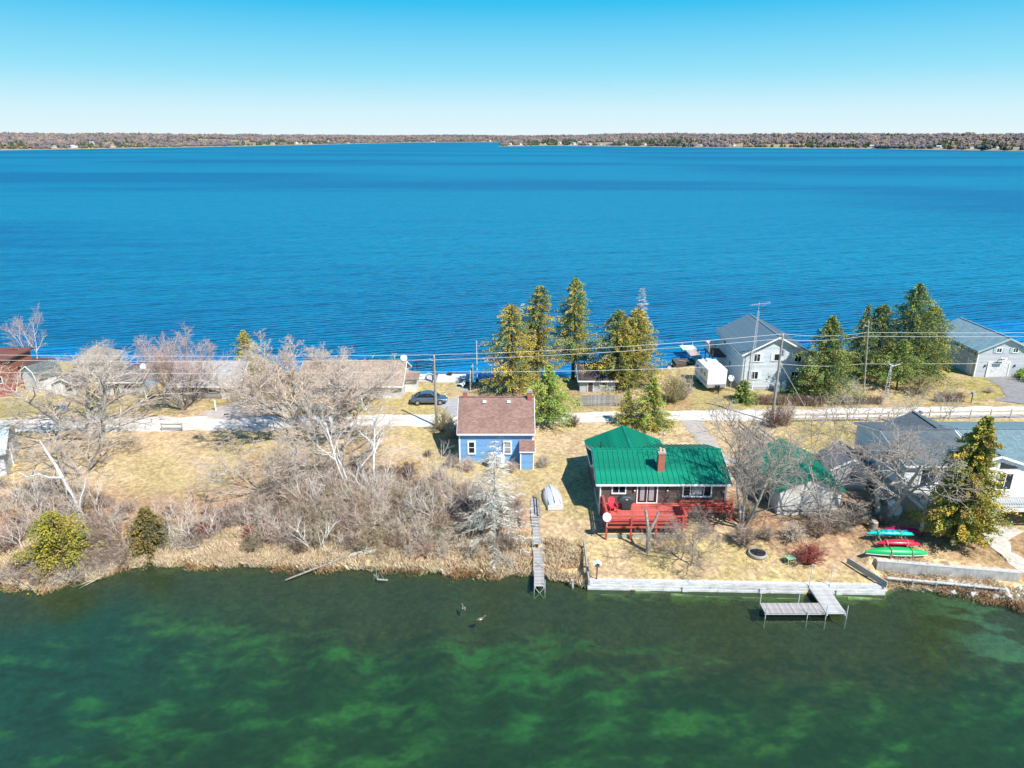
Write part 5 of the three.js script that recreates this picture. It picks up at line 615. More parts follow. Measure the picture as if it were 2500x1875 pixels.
  // swing frame and seawall by the lake
  const g = thing('gazebo_frame', 'black metal gazebo frame on the lakeside terrace', 'gazebo', [-11.7, gy(-11.7, -90), -90.2], -0.1); for (const a of [-1, 1]) for (const c of [-1, 1]) part(g, 'post', B(0.08, 2.4, 0.08, a * 1.3, 1.15, c * 1.2), M.black); part(g, 'top_frame', [B(2.7, 0.08, 0.08, 0, 2.36, 1.2), B(2.7, 0.08, 0.08, 0, 2.36, -1.2), B(0.08, 0.08, 2.5, 1.3, 2.37, 0), B(0.08, 0.08, 2.5, -1.3, 2.37, 0), B(2.7, 0.05, 0.05, 0, 2.5, 0.4), B(2.7, 0.05, 0.05, 0, 2.5, -0.4)], M.black); part(g, 'curtain', B(0.05, 1.9, 0.5, 1.3, 1.3, 0.8), mat([0.05, 0.12, 0.3], 0.9)); for (const a of [-1, 1]) part(g, 'foot', C(0.16, 0.16, 0.14, a * 1.3, 0, 1.2, 10), M.concrete);
  const bench = thing('garden_bench', 'white slatted bench under the gazebo frame', 'bench', [-12.2, gy(-12, -90.8), -90.9]); part(bench, 'seat', B(1.5, 0.05, 0.45, 0, 0.42, 0), M.paintWhite); for (let k = 0; k < 4; k++) part(bench, 'back_slat', B(1.5, 0.08, 0.03, 0, 0.55 + k * 0.12, -0.22), M.paintWhite); for (const a of [-1, 1]) part(bench, 'leg', B(0.06, 0.9, 0.5, a * 0.7, 0.45, 0), M.paintWhite);
  const sw = thing('seawall', 'white concrete seawall terrace on the lake edge', 'seawall', [-7.9, 0, -90.4]); part(sw, 'slab', B(4.4, 1.5, 3.4, 0, 0.55, -0.4), plain([0.72, 0.70, 0.68])); part(sw, 'fire_bowl', C(0.28, 0.36, 0.4, -0.6, 1.3, -1.6, 12), M.black);
  const tr = thing('terrace_wall', 'low concrete block terrace beside tan roofed bungalow', 'terrace', [-12.2, 0, -89.6]); part(tr, 'slab', B(4.0, 1.3, 5.0, 0, 0.62, 0), plain([0.62, 0.55, 0.50]));
  // jetty on the lake behind the trailer
  const j = thing('lake_jetty', 'pale jetty ramp with white platform reaching into the lake', 'jetty', [27.3, 0, -102.0], 0.02); dockSection(j, -0.72, 0.72, -2.2, 3.6, 1.3, 'z', [[0.66, 0.52, 0.46], [0.7, 0.56, 0.5]].map((c) => woodM(c)), 24); dockSection(j, -1.1, 1.0, -4.6, -2.25, 1.34, 'z', [M.paintWhite, M.white], 9); part(j, 'crib', B(3.4, 1.3, 2.8, -1.9, 0.35, 2.6), M.darkWood); part(j, 'tarp_board', beam([-3.0, 1.05, 2.2], [-1.0, 1.15, 4.2], 0.3, 0.05), M.tanWood); for (const [x, z] of [[-0.75, -4.4], [0.9, -4.4], [-0.75, 0], [0.75, 0], [0.75, -2.2]]) part(j, 'pile', C(0.06, 0.06, 3.4, x, -1.6, z, 7), M.galv); part(j, 'boat_rail', [beam([1.8, 0.9, 3.4], [1.3, 0.2, -2.0], 0.1, 0.14), beam([2.6, 0.9, 3.4], [2.1, 0.2, -2.0], 0.1, 0.14)], M.greyWood);
}
{ // two ducks on the lagoon
  const duck = (label, x, z, ry) => { const o = thing('duck', label, 'duck', [x, 0, z], ry); const rings = [[-0.30, 0.07, 0.02, 0.02], [-0.24, 0.08, 0.06, 0.05], [-0.12, 0.07, 0.11, 0.10], [0.0, 0.06, 0.13, 0.11], [0.12, 0.06, 0.11, 0.10], [0.19, 0.10, 0.07, 0.08], [0.22, 0.16, 0.045, 0.05], [0.24, 0.22, 0.05, 0.05], [0.29, 0.23, 0.04, 0.04], [0.33, 0.22, 0.015, 0.015]].map(([x2, y, w, h]) => [...Array(10)].map((_, k) => { const a = -k / 10 * Math.PI * 2; return [x2, y + h * Math.sin(a), w * Math.cos(a)]; })); part(o, 'body', loft(rings), mat([0.12, 0.10, 0.085], 0.8)); part(o, 'flank', S(0.11, -0.02, 0.09, 0, 1.5, 0.6, 1.18), mat([0.62, 0.60, 0.57], 0.8)); part(o, 'bill', B(0.07, 0.02, 0.045, 0.36, 0.22, 0), mat([0.45, 0.33, 0.05], 0.6)); };
  duck('duck swimming farther from the narrow dock', -3.47, -42.83, 2.0); duck('duck swimming nearer the camera off the narrow dock', -2.21, -41.64, 0.4);
}
// ---------- vegetation ----------
class Tubes {
  constructor() { this.p = []; this.n = []; this.u = []; this.i = []; }
  path(pts, rad, sides) {
    const p0 = this.p.length / 3; let ax = Math.abs(pts[1].y - pts[0].y) > 0.9 * pts[1].distanceTo(pts[0]) ? V(1, 0, 0) : V(0, 1, 0), len = 0; const d = V(0, 0, 0), a = V(0, 0, 0), b = V(0, 0, 0);
    for (let k = 0; k < pts.length; k++) {
      d.subVectors(pts[Math.min(k + 1, pts.length - 1)], pts[Math.max(0, k - 1)]).normalize(); a.crossVectors(d, ax).normalize(); b.crossVectors(d, a); if (k) len += pts[k].distanceTo(pts[k - 1]);
      for (let s = 0; s < sides; s++) { const t = s / sides * 6.2832, c = Math.cos(t), e = Math.sin(t), nx = a.x * c + b.x * e, ny = a.y * c + b.y * e, nz = a.z * c + b.z * e; this.p.push(pts[k].x + nx * rad[k], pts[k].y + ny * rad[k], pts[k].z + nz * rad[k]); this.n.push(nx, ny, nz); this.u.push(s / sides, len); }
    }
    for (let k = 0; k < pts.length - 1; k++) for (let s = 0; s < sides; s++) { const q = p0 + k * sides + s, r = p0 + k * sides + (s + 1) % sides; this.i.push(q, r, q + sides, r, r + sides, q + sides); }
  }
  geo(sx = 1, sy = 1, sz = 1) { const g = new THREE.BufferGeometry(); g.setAttribute('position', new THREE.Float32BufferAttribute(this.p, 3)); g.setAttribute('normal', new THREE.Float32BufferAttribute(this.n, 3)); g.setAttribute('uv', new THREE.Float32BufferAttribute(this.u, 2)); g.setIndex(this.i); if (sx !== 1 || sy !== 1 || sz !== 1) { const p = g.attributes.position; for (let i = 0; i < p.count; i++) p.setXYZ(i, p.getX(i) * sx, p.getY(i) * sy, p.getZ(i) * sz); } return g; }
}
function bareTree({ seed, H, W, r = 0.2, stems = 1, trunk = 0.3, kids = [7, 8, 7, 6], ang = [0.7, 0.75, 0.8, 0.8], ratio = [0.62, 0.5, 0.45, 0.4], up = [0.02, 0.06, 0.05, 0.03, 0.0], wig = [0.10, 0.18, 0.24, 0.3, 0.35], lean = [0, 0], twig = 0.015, spreadStems = 0.45 }) {
  const R = rng(seed), thick = new Tubes(), fine = new Tubes(), top = kids.length, Ht = 10, tmp = V(0, 0, 0);
  const grow = (lv, p, d, len, rad) => {
    const n = lv >= top && lv > 1 ? 1 : [8, 6, 4, 3, 2][lv], pts = [p.clone()], rs = [rad], q = p.clone(), dd = d.clone(), end = Math.max(twig * 0.6, rad * (lv === 0 ? 0.35 : 0.2));
    for (let k = 1; k <= n; k++) { dd.x += (R() - 0.5) * wig[lv] * 2; dd.y += (R() - 0.5) * wig[lv] * 1.2 + up[lv]; dd.z += (R() - 0.5) * wig[lv] * 2; dd.normalize(); q.addScaledVector(dd, len / n); pts.push(q.clone()); rs.push(lerp(rad, end, k / n)); }
    (lv <= 1 ? thick : fine).path(pts, rs, [9, 7, 4, 3, 3][lv]);
    if (lv >= top) return; const m = Math.max(2, Math.round(kids[lv] * (0.8 + 0.4 * R()))), t0 = lv === 0 ? trunk : 0.22; let az = R() * 6.28;
    for (let k = 0; k < m; k++) {
      const t = lerp(t0, 0.99, (k + R()) / m), f = t * n, i = Math.min(n - 1, Math.floor(f)), base = pts[i].clone().lerp(pts[i + 1], f - i), dir = tmp.subVectors(pts[i + 1], pts[i]).normalize().clone(); az += 2.4 + (R() - 0.5);
      const side = V(Math.cos(az), 0.15 * (R() - 0.5), Math.sin(az)); side.addScaledVector(dir, -side.dot(dir)).normalize(); const A = ang[lv] * (0.65 + 0.7 * R()); dir.multiplyScalar(Math.cos(A)).addScaledVector(side, Math.sin(A));
      grow(lv + 1, base, dir, len * ratio[lv] * (1.2 - 0.55 * t) * (0.7 + 0.6 * R()), Math.max(lv + 1 >= top ? twig : [0.05, 0.05, 0.034, 0.021][lv + 1], Math.min(lerp(rad, end, t) * 0.75, rad * 0.55)));
    }
  };
  for (let s = 0; s < stems; s++) { const a = s / stems * 6.28 + R(), k = stems > 1 ? spreadStems * (0.6 + 0.8 * R()) : 0.04; grow(0, V(stems > 1 ? 0.18 * Math.cos(a) : 0, -0.3, stems > 1 ? 0.18 * Math.sin(a) : 0), V(Math.cos(a) * k + lean[0], 1, Math.sin(a) * k + lean[1]).normalize(), Ht * (0.8 + 0.25 * R()), r * (stems > 1 ? 0.75 : 1)); }
  const xs = [], ys = []; for (const o of [thick, fine]) for (let i = 0; i < o.p.length; i += 3) { xs.push(Math.abs(o.p[i])); ys.push(o.p[i + 1]); } xs.sort((a, b) => a - b); ys.sort((a, b) => a - b); const sy = H / ys[Math.floor(ys.length * 0.995)], sx = clamp(W / 2 / xs[Math.floor(xs.length * 0.95)], 0.4, 2.6);
  return { thick: thick.geo(sx, sy, sx), fine: fine.geo(sx, sy, sx) };
}
const barkM = (c, k = 1) => mat(c, 0.95, { map: per(T.bark, 1, 1.2) }), birchM = mat([0.86, 0.86, 0.86], 0.8, { map: per(T.birch, 1, 1.5) });
M.barkTan = barkM([0.46, 0.40, 0.34]); M.barkGrey = barkM([0.56, 0.52, 0.47]); M.barkPale = barkM([0.62, 0.58, 0.52]); M.barkDark = barkM([0.20, 0.165, 0.14]);
M.twigTan = mat([0.60, 0.495, 0.415], 0.95); M.twigGrey = mat([0.38, 0.32, 0.275], 0.95); M.twigPink = mat([0.54, 0.40, 0.36], 0.95); M.twigPale = mat([0.54, 0.455, 0.38], 0.95); M.twigRed = mat([0.26, 0.055, 0.05], 0.9); M.twigBrown = mat([0.22, 0.145, 0.12], 0.95); M.twigOlive = mat([0.34, 0.29, 0.15], 0.95);
function tree(name, label, x, z, g, mt, mf, ry = 0, group) { const o = thing(name, label, 'tree', put(x, z), ry, group); part(o, 'trunk', g.thick, mt); part(o, 'crown', g.fine, mf); return o; }
// large spreading trees on the left
tree('spreading_tree', 'largest bare spreading tree, left of the blue house', -19.6, -70.2, bareTree({ seed: 11, H: 10.9, W: 17, r: 0.42, stems: 4, trunk: 0.2, kids: [7, 9, 8, 8], ang: [0.55, 0.7, 0.75, 0.8], spreadStems: 0.62, up: [0.01, 0.07, 0.06, 0.03, 0], twig: 0.0135 }), M.barkPale, M.twigTan);
tree('spreading_tree', 'wide bare tree over the road near the left edge', -45.6, -70.6, bareTree({ seed: 23, H: 9.2, W: 14, r: 0.36, stems: 3, trunk: 0.18, kids: [7, 9, 8, 5], ang: [0.8, 0.8, 0.8, 0.8], spreadStems: 0.7, up: [0, 0.02, 0.02, 0, 0], twig: 0.0105 }), M.barkGrey, M.twigPale);
tree('spreading_tree', 'pale tangled bare tree in the brush below the largest one', -17.3, -61.8, bareTree({ seed: 31, H: 8.2, W: 12.5, r: 0.26, stems: 4, trunk: 0.15, kids: [6, 8, 7, 6], ang: [0.7, 0.8, 0.8, 0.8], spreadStems: 0.75, up: [0, 0.02, 0.02, 0, 0], wig: [0.14, 0.24, 0.28, 0.3, 0.35], twig: 0.0105 }), M.barkPale, M.twigTan, 0.7);
tree('spreading_tree', 'bare grey thicket tree left of the birches', -23.2, -58.6, bareTree({ seed: 33, H: 5.6, W: 9, r: 0.15, stems: 5, trunk: 0.15, kids: [6, 7, 6, 5], ang: [0.7, 0.8, 0.8, 0.8], spreadStems: 0.8, up: [0, 0.01, 0.01, 0, 0], twig: 0.0105 }), M.barkGrey, M.twigTan, 0.2);
tree('spreading_tree', 'low arching bare tree below the wide one at left edge', -41.5, -62.0, bareTree({ seed: 29, H: 6.4, W: 12.5, r: 0.24, stems: 3, trunk: 0.15, kids: [6, 7, 7, 6], ang: [0.9, 0.85, 0.8, 0.8], spreadStems: 0.9, up: [-0.02, 0, 0, -0.02, 0], twig: 0.0105 }), M.barkGrey, M.twigPale, 1.0);
const multi = bareTree({ seed: 37, H: 9.4, W: 8.2, r: 0.22, stems: 7, trunk: 0.25, kids: [6, 7, 7, 6], ang: [0.45, 0.6, 0.7, 0.7], spreadStems: 0.45, up: [0.02, 0.09, 0.06, 0.04, 0], twig: 0.0105 });
tree('multi_stem_tree', 'vase shaped bare tree before the grey bungalow', -39.2, -79.0, multi, M.barkGrey, M.twigPink);
const scrubby = bareTree({ seed: 43, H: 4.8, W: 6.2, r: 0.09, stems: 8, trunk: 0.2, kids: [6, 6, 6], ang: [0.6, 0.7, 0.7], spreadStems: 0.6, twig: 0.0105 });
tree('small_tree', 'bushy bare tree at the left end of the picket fence', -31.3, -80.4, scrubby, M.barkTan, M.twigTan); tree('small_tree', 'bushy bare tree behind the picket fence', -25.6, -80.6, scrubby, M.barkTan, M.twigOlive, 2.1);
tree('birch_tree', 'white birch with purplish twigs behind the barn shed', -64.3, -91.5, bareTree({ seed: 47, H: 9.8, W: 5.4, r: 0.2, stems: 2, trunk: 0.35, kids: [7, 8, 7, 4], ang: [0.7, 0.6, 0.7, 0.7], spreadStems: 0.2, twig: 0.0105 }), birchM, M.twigPink);
const birch = bareTree({ seed: 53, H: 8.3, W: 5.6, r: 0.2, stems: 3, trunk: 0.35, kids: [4, 4, 3], ang: [0.6, 0.6, 0.6], ratio: [0.5, 0.4, 0.35], spreadStems: 0.28, wig: [0.16, 0.3, 0.35, 0.35], twig: 0.0105 });
tree('birch_tree', 'white barked dead birch with forked stems in the brush', -14.8, -57.6, birch, birchM, birchM); tree('birch_tree', 'slim straight white birch beside the forked one', -12.6, -58.6, bareTree({ seed: 59, H: 8.6, W: 4.4, r: 0.17, stems: 1, trunk: 0.4, kids: [6, 4, 3], ang: [0.7, 0.6, 0.6], ratio: [0.4, 0.4, 0.35], wig: [0.09, 0.3, 0.35, 0.35], twig: 0.020 }), birchM, birchM, 0.6);
tree('birch_tree', 'low white birch with long limbs reaching left', -16.6, -57.0, bareTree({ seed: 61, H: 4.3, W: 6.5, r: 0.19, stems: 2, trunk: 0.3, kids: [4, 4, 3], ang: [0.7, 0.6, 0.6], ratio: [0.5, 0.4, 0.35], spreadStems: 0.9, lean: [-0.9, 0.1], wig: [0.15, 0.3, 0.35, 0.35], twig: 0.02 }), birchM, birchM);
// bare trees between the cottage and the white house
tree('garden_tree', 'tall bare tree at the right end of the red deck', 19.3, -52.3, bareTree({ seed: 67, H: 10.4, W: 7.0, r: 0.21, stems: 3, trunk: 0.28, kids: [7, 8, 7, 4], ang: [0.55, 0.6, 0.7, 0.7], spreadStems: 0.3, up: [0.02, 0.08, 0.05, 0.03, 0], twig: 0.0105 }), M.barkPale, M.twigGrey);
tree('garden_tree', 'crooked bare tree in front of the green shed', 26.0, -52.0, bareTree({ seed: 71, H: 9.2, W: 8.0, r: 0.24, stems: 2, trunk: 0.25, kids: [7, 7, 6, 4], ang: [0.85, 0.8, 0.8, 0.8], spreadStems: 0.35, wig: [0.2, 0.28, 0.3, 0.3, 0.35], up: [0.02, 0.0, 0.0, 0, 0], twig: 0.0105 }), M.barkPale, M.twigGrey, 0.5);
tree('garden_tree', 'thick knobbly bare tree between shed and white house', 31.2, -52.9, bareTree({ seed: 73, H: 10.0, W: 8.0, r: 0.33, stems: 2, trunk: 0.3, kids: [7, 8, 7, 4], ang: [0.75, 0.7, 0.75, 0.8], spreadStems: 0.32, wig: [0.16, 0.25, 0.3, 0.3, 0.35], up: [0.02, 0.04, 0.03, 0, 0], twig: 0.0105 }), M.barkPale, M.twigGrey);
tree('garden_tree', 'low rounded bare tree on the lawn before the deck', 13.85, -47.3, bareTree({ seed: 79, H: 4.4, W: 5.6, r: 0.17, stems: 1, trunk: 0.14, kids: [13, 10, 9, 6], ang: [0.85, 0.7, 0.7, 0.7], ratio: [0.75, 0.5, 0.45, 0.4], up: [0.02, 0.07, 0.05, 0.02, 0], twig: 0.014 }), M.barkTan, mat([0.33, 0.265, 0.225], 0.95));
const thinTree = bareTree({ seed: 83, H: 5.4, W: 5.2, r: 0.09, stems: 2, trunk: 0.3, kids: [6, 6, 6], ang: [0.7, 0.7, 0.75], spreadStems: 0.3, twig: 0.0105 });
[[39.7, -69.9, 0, 'thin bare sapling just behind the grey roof of white house'], [43.4, -71.8, 1.3, 'thin bare sapling before the rail fence beside the white house roof'], [38.2, -74.2, 2.2, 'thin bare sapling on the grass verge by the rail fence'], [35.2, -70.5, 3.1, 'thin bare sapling on the grass behind the storage shed'], [31.4, -67.6, 4.0, 'thin bare sapling between the rail fences and storage shed'], [47.3, -72.6, 5, 'thin bare sapling half hidden by the right cedar top']].forEach(([x, z, a, l], i) => { tree('sapling', l, x, z, thinTree, M.barkGrey, M.twigPale, a, 'saplings behind the white house'); });
tree('sapling', 'thin young tree on the lawn left of the deck', 7.95, -47.7, bareTree({ seed: 89, H: 2.6, W: 1.7, r: 0.03, stems: 1, trunk: 0.5, kids: [6, 4], ang: [0.6, 0.6], twig: 0.008 }), M.barkGrey, M.twigPale);
tree('sapling', 'slim leafless sapling beside the propane tanks', -1.2, -61.9, bareTree({ seed: 97, H: 4.4, W: 1.6, r: 0.035, stems: 1, trunk: 0.3, kids: [9, 4], ang: [0.6, 0.6], ratio: [0.3, 0.4], wig: [0.06, 0.2, 0.2], twig: 0.008 }), M.barkDark, M.twigGrey);
tree('lake_tree', 'small bare tree with purplish twigs left of the grey bungalow', -43.6, -82.8, thinTree, M.barkGrey, M.twigPink, 2); tree('lake_tree', 'small bare tree between white cottage and barn shed', -53.6, -84.0, thinTree, M.barkGrey, M.twigPale, 0.9); tree('lake_tree', 'small bare tree leaning by the hip roof cabin', -54.4, -91.8, thinTree, M.barkGrey, M.twigPink, 3.9);
{ // lopped forked trunk on the lawn, and the white leaning dead tree
  const pt = (a) => a.map((p) => V(...p)); let t = new Tubes(), u = new Tubes(); t.path(pt([[0, -0.2, 0], [-0.03, 0.8, 0], [-0.08, 1.5, 0], [-0.12, 1.9, 0]]), [0.21, 0.18, 0.19, 0.2], 12); u.path(pt([[-0.1, 1.75, 0], [-0.18, 2.4, 0], [-0.32, 3.2, 0], [-0.4, 3.75, 0]]), [0.15, 0.12, 0.12, 0.13], 10); u.path(pt([[-0.1, 1.8, 0], [0.18, 2.3, 0], [0.42, 2.9, -0.05], [0.62, 3.6, -0.1]]), [0.15, 0.12, 0.11, 0.1], 10); u.path(pt([[-0.4, 3.7, 0], [-0.52, 3.85, 0.02]]), [0.1, 0.09], 8);
  const o = thing('lopped_trunk', 'lopped pale forked trunk standing before the red deck', 'tree trunk', put(10.8, -48.85)); part(o, 'trunk', t.geo(), M.barkPale); part(o, 'fork', u.geo(), M.barkPale);
  t = new Tubes(); u = new Tubes(); t.path(pt([[0, -0.2, 0], [-0.5, 0.9, -0.5], [-1.5, 2.0, -1.4], [-2.6, 3.0, -2.4]]), [0.3, 0.26, 0.2, 0.17], 12); u.path(pt([[-2.5, 2.9, -2.3], [-3.6, 3.8, -3.3], [-4.9, 4.6, -4.4], [-5.8, 5.2, -5.2]]), [0.17, 0.13, 0.09, 0.03], 9); u.path(pt([[-2.6, 3.0, -2.4], [-3.6, 3.1, -2.2], [-4.6, 3.3, -2.5], [-5.4, 3.2, -2.1], [-6.2, 3.6, -2.3]]), [0.1, 0.08, 0.07, 0.05, 0.02], 7); u.path(pt([[-0.9, 1.3, -0.9], [-1.0, 2.2, -0.8], [-1.4, 3.1, -0.9], [-1.5, 3.6, -0.9]]), [0.1, 0.08, 0.07, 0.05], 7); u.path(pt([[-0.5, 0.9, -0.5], [-0.2, 2.0, -0.6], [0.2, 2.9, -0.8], [0.4, 3.7, -0.9]]), [0.09, 0.07, 0.06, 0.04], 7);
  const d = thing('dead_leaning_tree', 'bare white dead tree leaning left above the shore', 'tree', put(-36.2, -52.8)); part(d, 'trunk', t.geo(), M.barkPale); part(d, 'limb', u.geo(), birchM);
  const logs = [['fallen_log', 'thick split fallen trunk lying in the brush', [[-20.9, 1.6, -53.6], [-20.3, 1.25, -52.7], [-19.5, 0.85, -51.7], [-18.7, 0.6, -51.0]], [0.16, 0.2, 0.24, 0.26]], ['fallen_log', 'long pale log sloping down into the water', [[-12.9, 0.65, -48.9], [-14.4, 0.4, -48.0], [-16.0, 0.2, -47.1], [-17.3, 0.05, -46.3]], [0.10, 0.1, 0.08, 0.05]], ['fallen_log', 'stout broken log on the reeds near the shore', [[-12.9, 0.55, -48.9], [-11.9, 0.6, -49.2], [-10.9, 0.7, -49.3]], [0.17, 0.2, 0.16]], ['driftwood', 'white driftwood post standing in the water at left edge', [[-38.9, -0.5, -45.6], [-38.8, 0.7, -46.0], [-38.95, 1.5, -46.3]], [0.12, 0.11, 0.1]], ['driftwood', 'tangled white driftwood branch at the waterline', [[-30.6, 0.35, -47.9], [-31.4, 0.25, -46.9], [-32.4, 0.0, -46.0], [-33.2, -0.1, -45.6]], [0.05, 0.06, 0.05, 0.03]], ['driftwood', 'forked pale branch lying in the shallows', [[-31.2, 0.3, -47.5], [-31.6, 0.15, -46.4], [-32.6, -0.1, -45.4]], [0.04, 0.05, 0.03]], ['driftwood', 'short plank like driftwood floating by the reeds', [[-10.3, 0.04, -46.4], [-9.5, 0.04, -46.3]], [0.07, 0.06]], ['driftwood', 'pale branch half sunk in the reeds by the red shrub', [[-22.9, 0.9, -51.6], [-22.0, 1.0, -51.2], [-21.2, 0.9, -50.9]], [0.05, 0.06, 0.04]], ['driftwood', 'pale bent branch lying on straw left of the shore', [[-27.2, 0.7, -50.0], [-26.0, 0.8, -49.6], [-25.2, 0.9, -49.9]], [0.04, 0.05, 0.03]]];
  logs.forEach(([n, l, p, r], i) => { const q = new Tubes(), R = rng(300 + i), o2 = thing(n, l, n === 'driftwood' ? 'driftwood' : 'log', [0, 0, 0]); q.path(pt(p), r, 9); part(o2, 'stem', q.geo(), i === 1 ? M.barkTan : M.barkPale); for (let k = 0; k < 4; k++) { const b = new Tubes(), a = p[Math.floor(R() * (p.length - 1))], s = V(...a); b.path([s, s.clone().add(V((R() - 0.5) * 0.8, 0.15 + R() * 0.4, (R() - 0.5) * 0.8)), s.clone().add(V((R() - 0.5) * 1.4, 0.1 + R() * 0.6, (R() - 0.5) * 1.4))], [r[0] * 0.4, r[0] * 0.3, 0.01], 5); part(o2, 'broken_branch', b.geo(), M.barkPale); } });
}
// ---------- evergreens ----------
function evergreen({ seed, h, R, base = 0.06, n = 420, per1 = 14, s = 0.2, droop = -0.15, prof, cols, gap = 0.5, stemR, lop = 0, upturn = 0.0 }) {
  const q = rng(seed), pos = [], col = [], wood = new Tubes(), f = prof || ((t) => Math.pow(1 - t, 0.75) * (0.75 + 0.25 * sstep(0, 0.2, t)));
  const tr = []; const rs = []; for (let k = 0; k <= 8; k++) { tr.push(V(lop * k / 8 + 0.05 * (q() - 0.5), h * k / 8 - 0.2, 0.05 * (q() - 0.5))); rs.push((stemR || 0.02 * h) * (1 - 0.93 * k / 8)); } wood.path(tr, rs, 9);
  const a = V(0, 0, 0), b = V(0, 0, 0), c = V(0, 0, 0), d = V(0, 0, 0), ax = V(0, 0, 0), sd = V(0, 0, 0), tmp = V(0, 0, 0);
  for (let i = 0; i < n; i++) {
    const t = base + (1 - base) * Math.pow((i + q()) / n, 1.12), az = i * 2.39996 + q() * 0.9, y = t * h, lump = 0.28 + 1.42 * vnoise(Math.cos(az) * 2.2 + 5 + seed, y * 1.25 + Math.sin(az) * 2.2, seed), L = Math.max(0.12, 1.3 * R * f(t) * lump * (0.6 + 0.7 * q() * q() + 0.15 * q())), ca = Math.cos(az), sa = Math.sin(az), dr = droop * (0.6 + 0.8 * q());
    const pt = (e) => [lop * t + ca * L * e, y + L * e * (dr + upturn * e), sa * L * e]; if (i % 2 === 0) { const m = pt(0.55), z = pt(0.92); wood.path([V(lop * t, y, 0), V(...m), V(...z)], [0.012 + 0.012 * L, 0.012, 0.005], 3); }
    const cl = cols[Math.floor(q() * cols.length)], k = Math.round(2.7 * per1 * clamp(L / R + 0.25, 0.3, 1.2));
    for (let j = 0; j < k; j++) {
      const e = Math.pow(q(), 0.55) * 1.02, p = pt(e), sp = 0.16 + 0.22 * L * (0.4 + 0.6 * e) * gap; a.set(p[0] + (q() - 0.5) * sp, p[1] + (q() - 0.5) * sp * 0.9, p[2] + (q() - 0.5) * sp);
      ax.set(ca + (q() - 0.5) * 1.5, dr * 1.2 + (q() - 0.45) * 1.0, sa + (q() - 0.5) * 1.5).normalize(); const len = 0.8 * s * (0.6 + 0.8 * q()), w = len * 0.30; const tint = 0.85 + 0.3 * q();
      for (let v = 0; v < 2; v++) {
        sd.set(q() - 0.5, q() - 0.5, q() - 0.5); sd.addScaledVector(ax, -sd.dot(ax)).normalize().multiplyScalar(w); b.copy(a).addScaledVector(ax, len * 0.55).add(sd); d.copy(a).addScaledVector(ax, len * 0.5).sub(sd); c.copy(a).addScaledVector(ax, len);
        pos.push(a.x, a.y, a.z, b.x, b.y, b.z, c.x, c.y, c.z, a.x, a.y, a.z, c.x, c.y, c.z, d.x, d.y, d.z); for (let x = 0; x < 6; x++) col.push(cl[0] * tint, cl[1] * tint, cl[2] * tint);
      }
    }
  }
  const g = new THREE.BufferGeometry(); g.setAttribute('position', new THREE.Float32BufferAttribute(pos, 3)); g.setAttribute('color', new THREE.Float32BufferAttribute(col, 3)); g.computeVertexNormals(); return { wood: wood.geo(), leaf: g };
}
const leafM = mat([1, 1, 1], 0.85, { vertexColors: true, side: THREE.DoubleSide });
const GOLD = [[0.522, 0.434, 0.076], [0.398, 0.379, 0.076], [0.298, 0.328, 0.076], [0.622, 0.458, 0.076], [0.249, 0.300, 0.088], [0.473, 0.340, 0.102]], GREEN = [[0.217, 0.319, 0.076], [0.281, 0.357, 0.088], [0.166, 0.254, 0.076], [0.383, 0.394, 0.088]], DEEP = [[0.140, 0.217, 0.076], [0.190, 0.254, 0.076], [0.281, 0.268, 0.076], [0.115, 0.190, 0.088]], LIME = [[0.408, 0.510, 0.088], [0.306, 0.433, 0.088], [0.510, 0.561, 0.128], [0.230, 0.357, 0.088]];
function fir(name, label, x, z, opt, group, ry = 0) { const g = evergreen(opt), o = thing(name, label, 'tree', put(x, z), ry, group); part(o, 'trunk', g.wood, opt.bark || M.barkDark); part(o, 'crown', g.leaf, leafM); return o; }
const col = (t) => (t < 0.12 ? 0.75 : 1) * Math.pow(1 - t, 0.5) * 0.9 + 0.04;
fir('cedar_tree', 'leftmost golden cedar of the lakeside row', -0.1, -84.2, { seed: 201, h: 11.6, R: 2.7, base: 0.14, n: 400, per1: 19, cols: GOLD, prof: col, s: 0.21 }); fir('cedar_tree', 'second lakeside cedar, taller and darker, left of the gap', 3.0, -87.6, { seed: 202, h: 13.2, R: 2.5, base: 0.2, n: 400, per1: 19, cols: [...GOLD, ...DEEP], prof: col, s: 0.21, lop: 0.5 });
fir('cedar_tree', 'tallest lakeside cedar behind the small dark cottage', 8.2, -90.6, { seed: 203, h: 13.6, R: 2.75, base: 0.2, n: 430, per1: 19, cols: [...GOLD, ...GREEN], prof: col, s: 0.21 }); fir('cedar_tree', 'rounded cedar just right of the small dark cottage', 13.4, -86.6, { seed: 204, h: 10.3, R: 2.9, base: 0.16, n: 430, per1: 19, cols: [...GOLD, ...DEEP], prof: col, s: 0.21 });
fir('cedar_tree', 'rightmost cedar of the lakeside row below the bare top', 15.9, -87.2, { seed: 205, h: 10.4, R: 2.7, base: 0.12, n: 400, per1: 19, cols: GOLD, prof: col, s: 0.21 });
fir('spreading_pine', 'bright green open pine at the roadside right of blue house', 4.1, -74.6, { seed: 206, h: 6.9, R: 4.4, base: 0.12, n: 300, per1: 26, cols: LIME, s: 0.19, droop: -0.1, gap: 0.45, prof: (t) => Math.pow(1 - t, 0.8) * (0.7 + 0.3 * Math.sin(t * 28)) }); fir('young_cedar', 'thin young cedar at the roadside behind green cottage', 12.95, -74.4, { seed: 207, h: 4.1, R: 1.1, base: 0.1, n: 150, per1: 9, cols: [...GOLD, ...GREEN], s: 0.18, gap: 0.9 }); fir('young_cedar', 'fuller young cedar at the roadside behind green cottage', 15.6, -73.6, { seed: 208, h: 5.9, R: 2.4, base: 0.03, n: 330, per1: 15, cols: [...LIME, ...GREEN, ...GOLD], s: 0.19 });
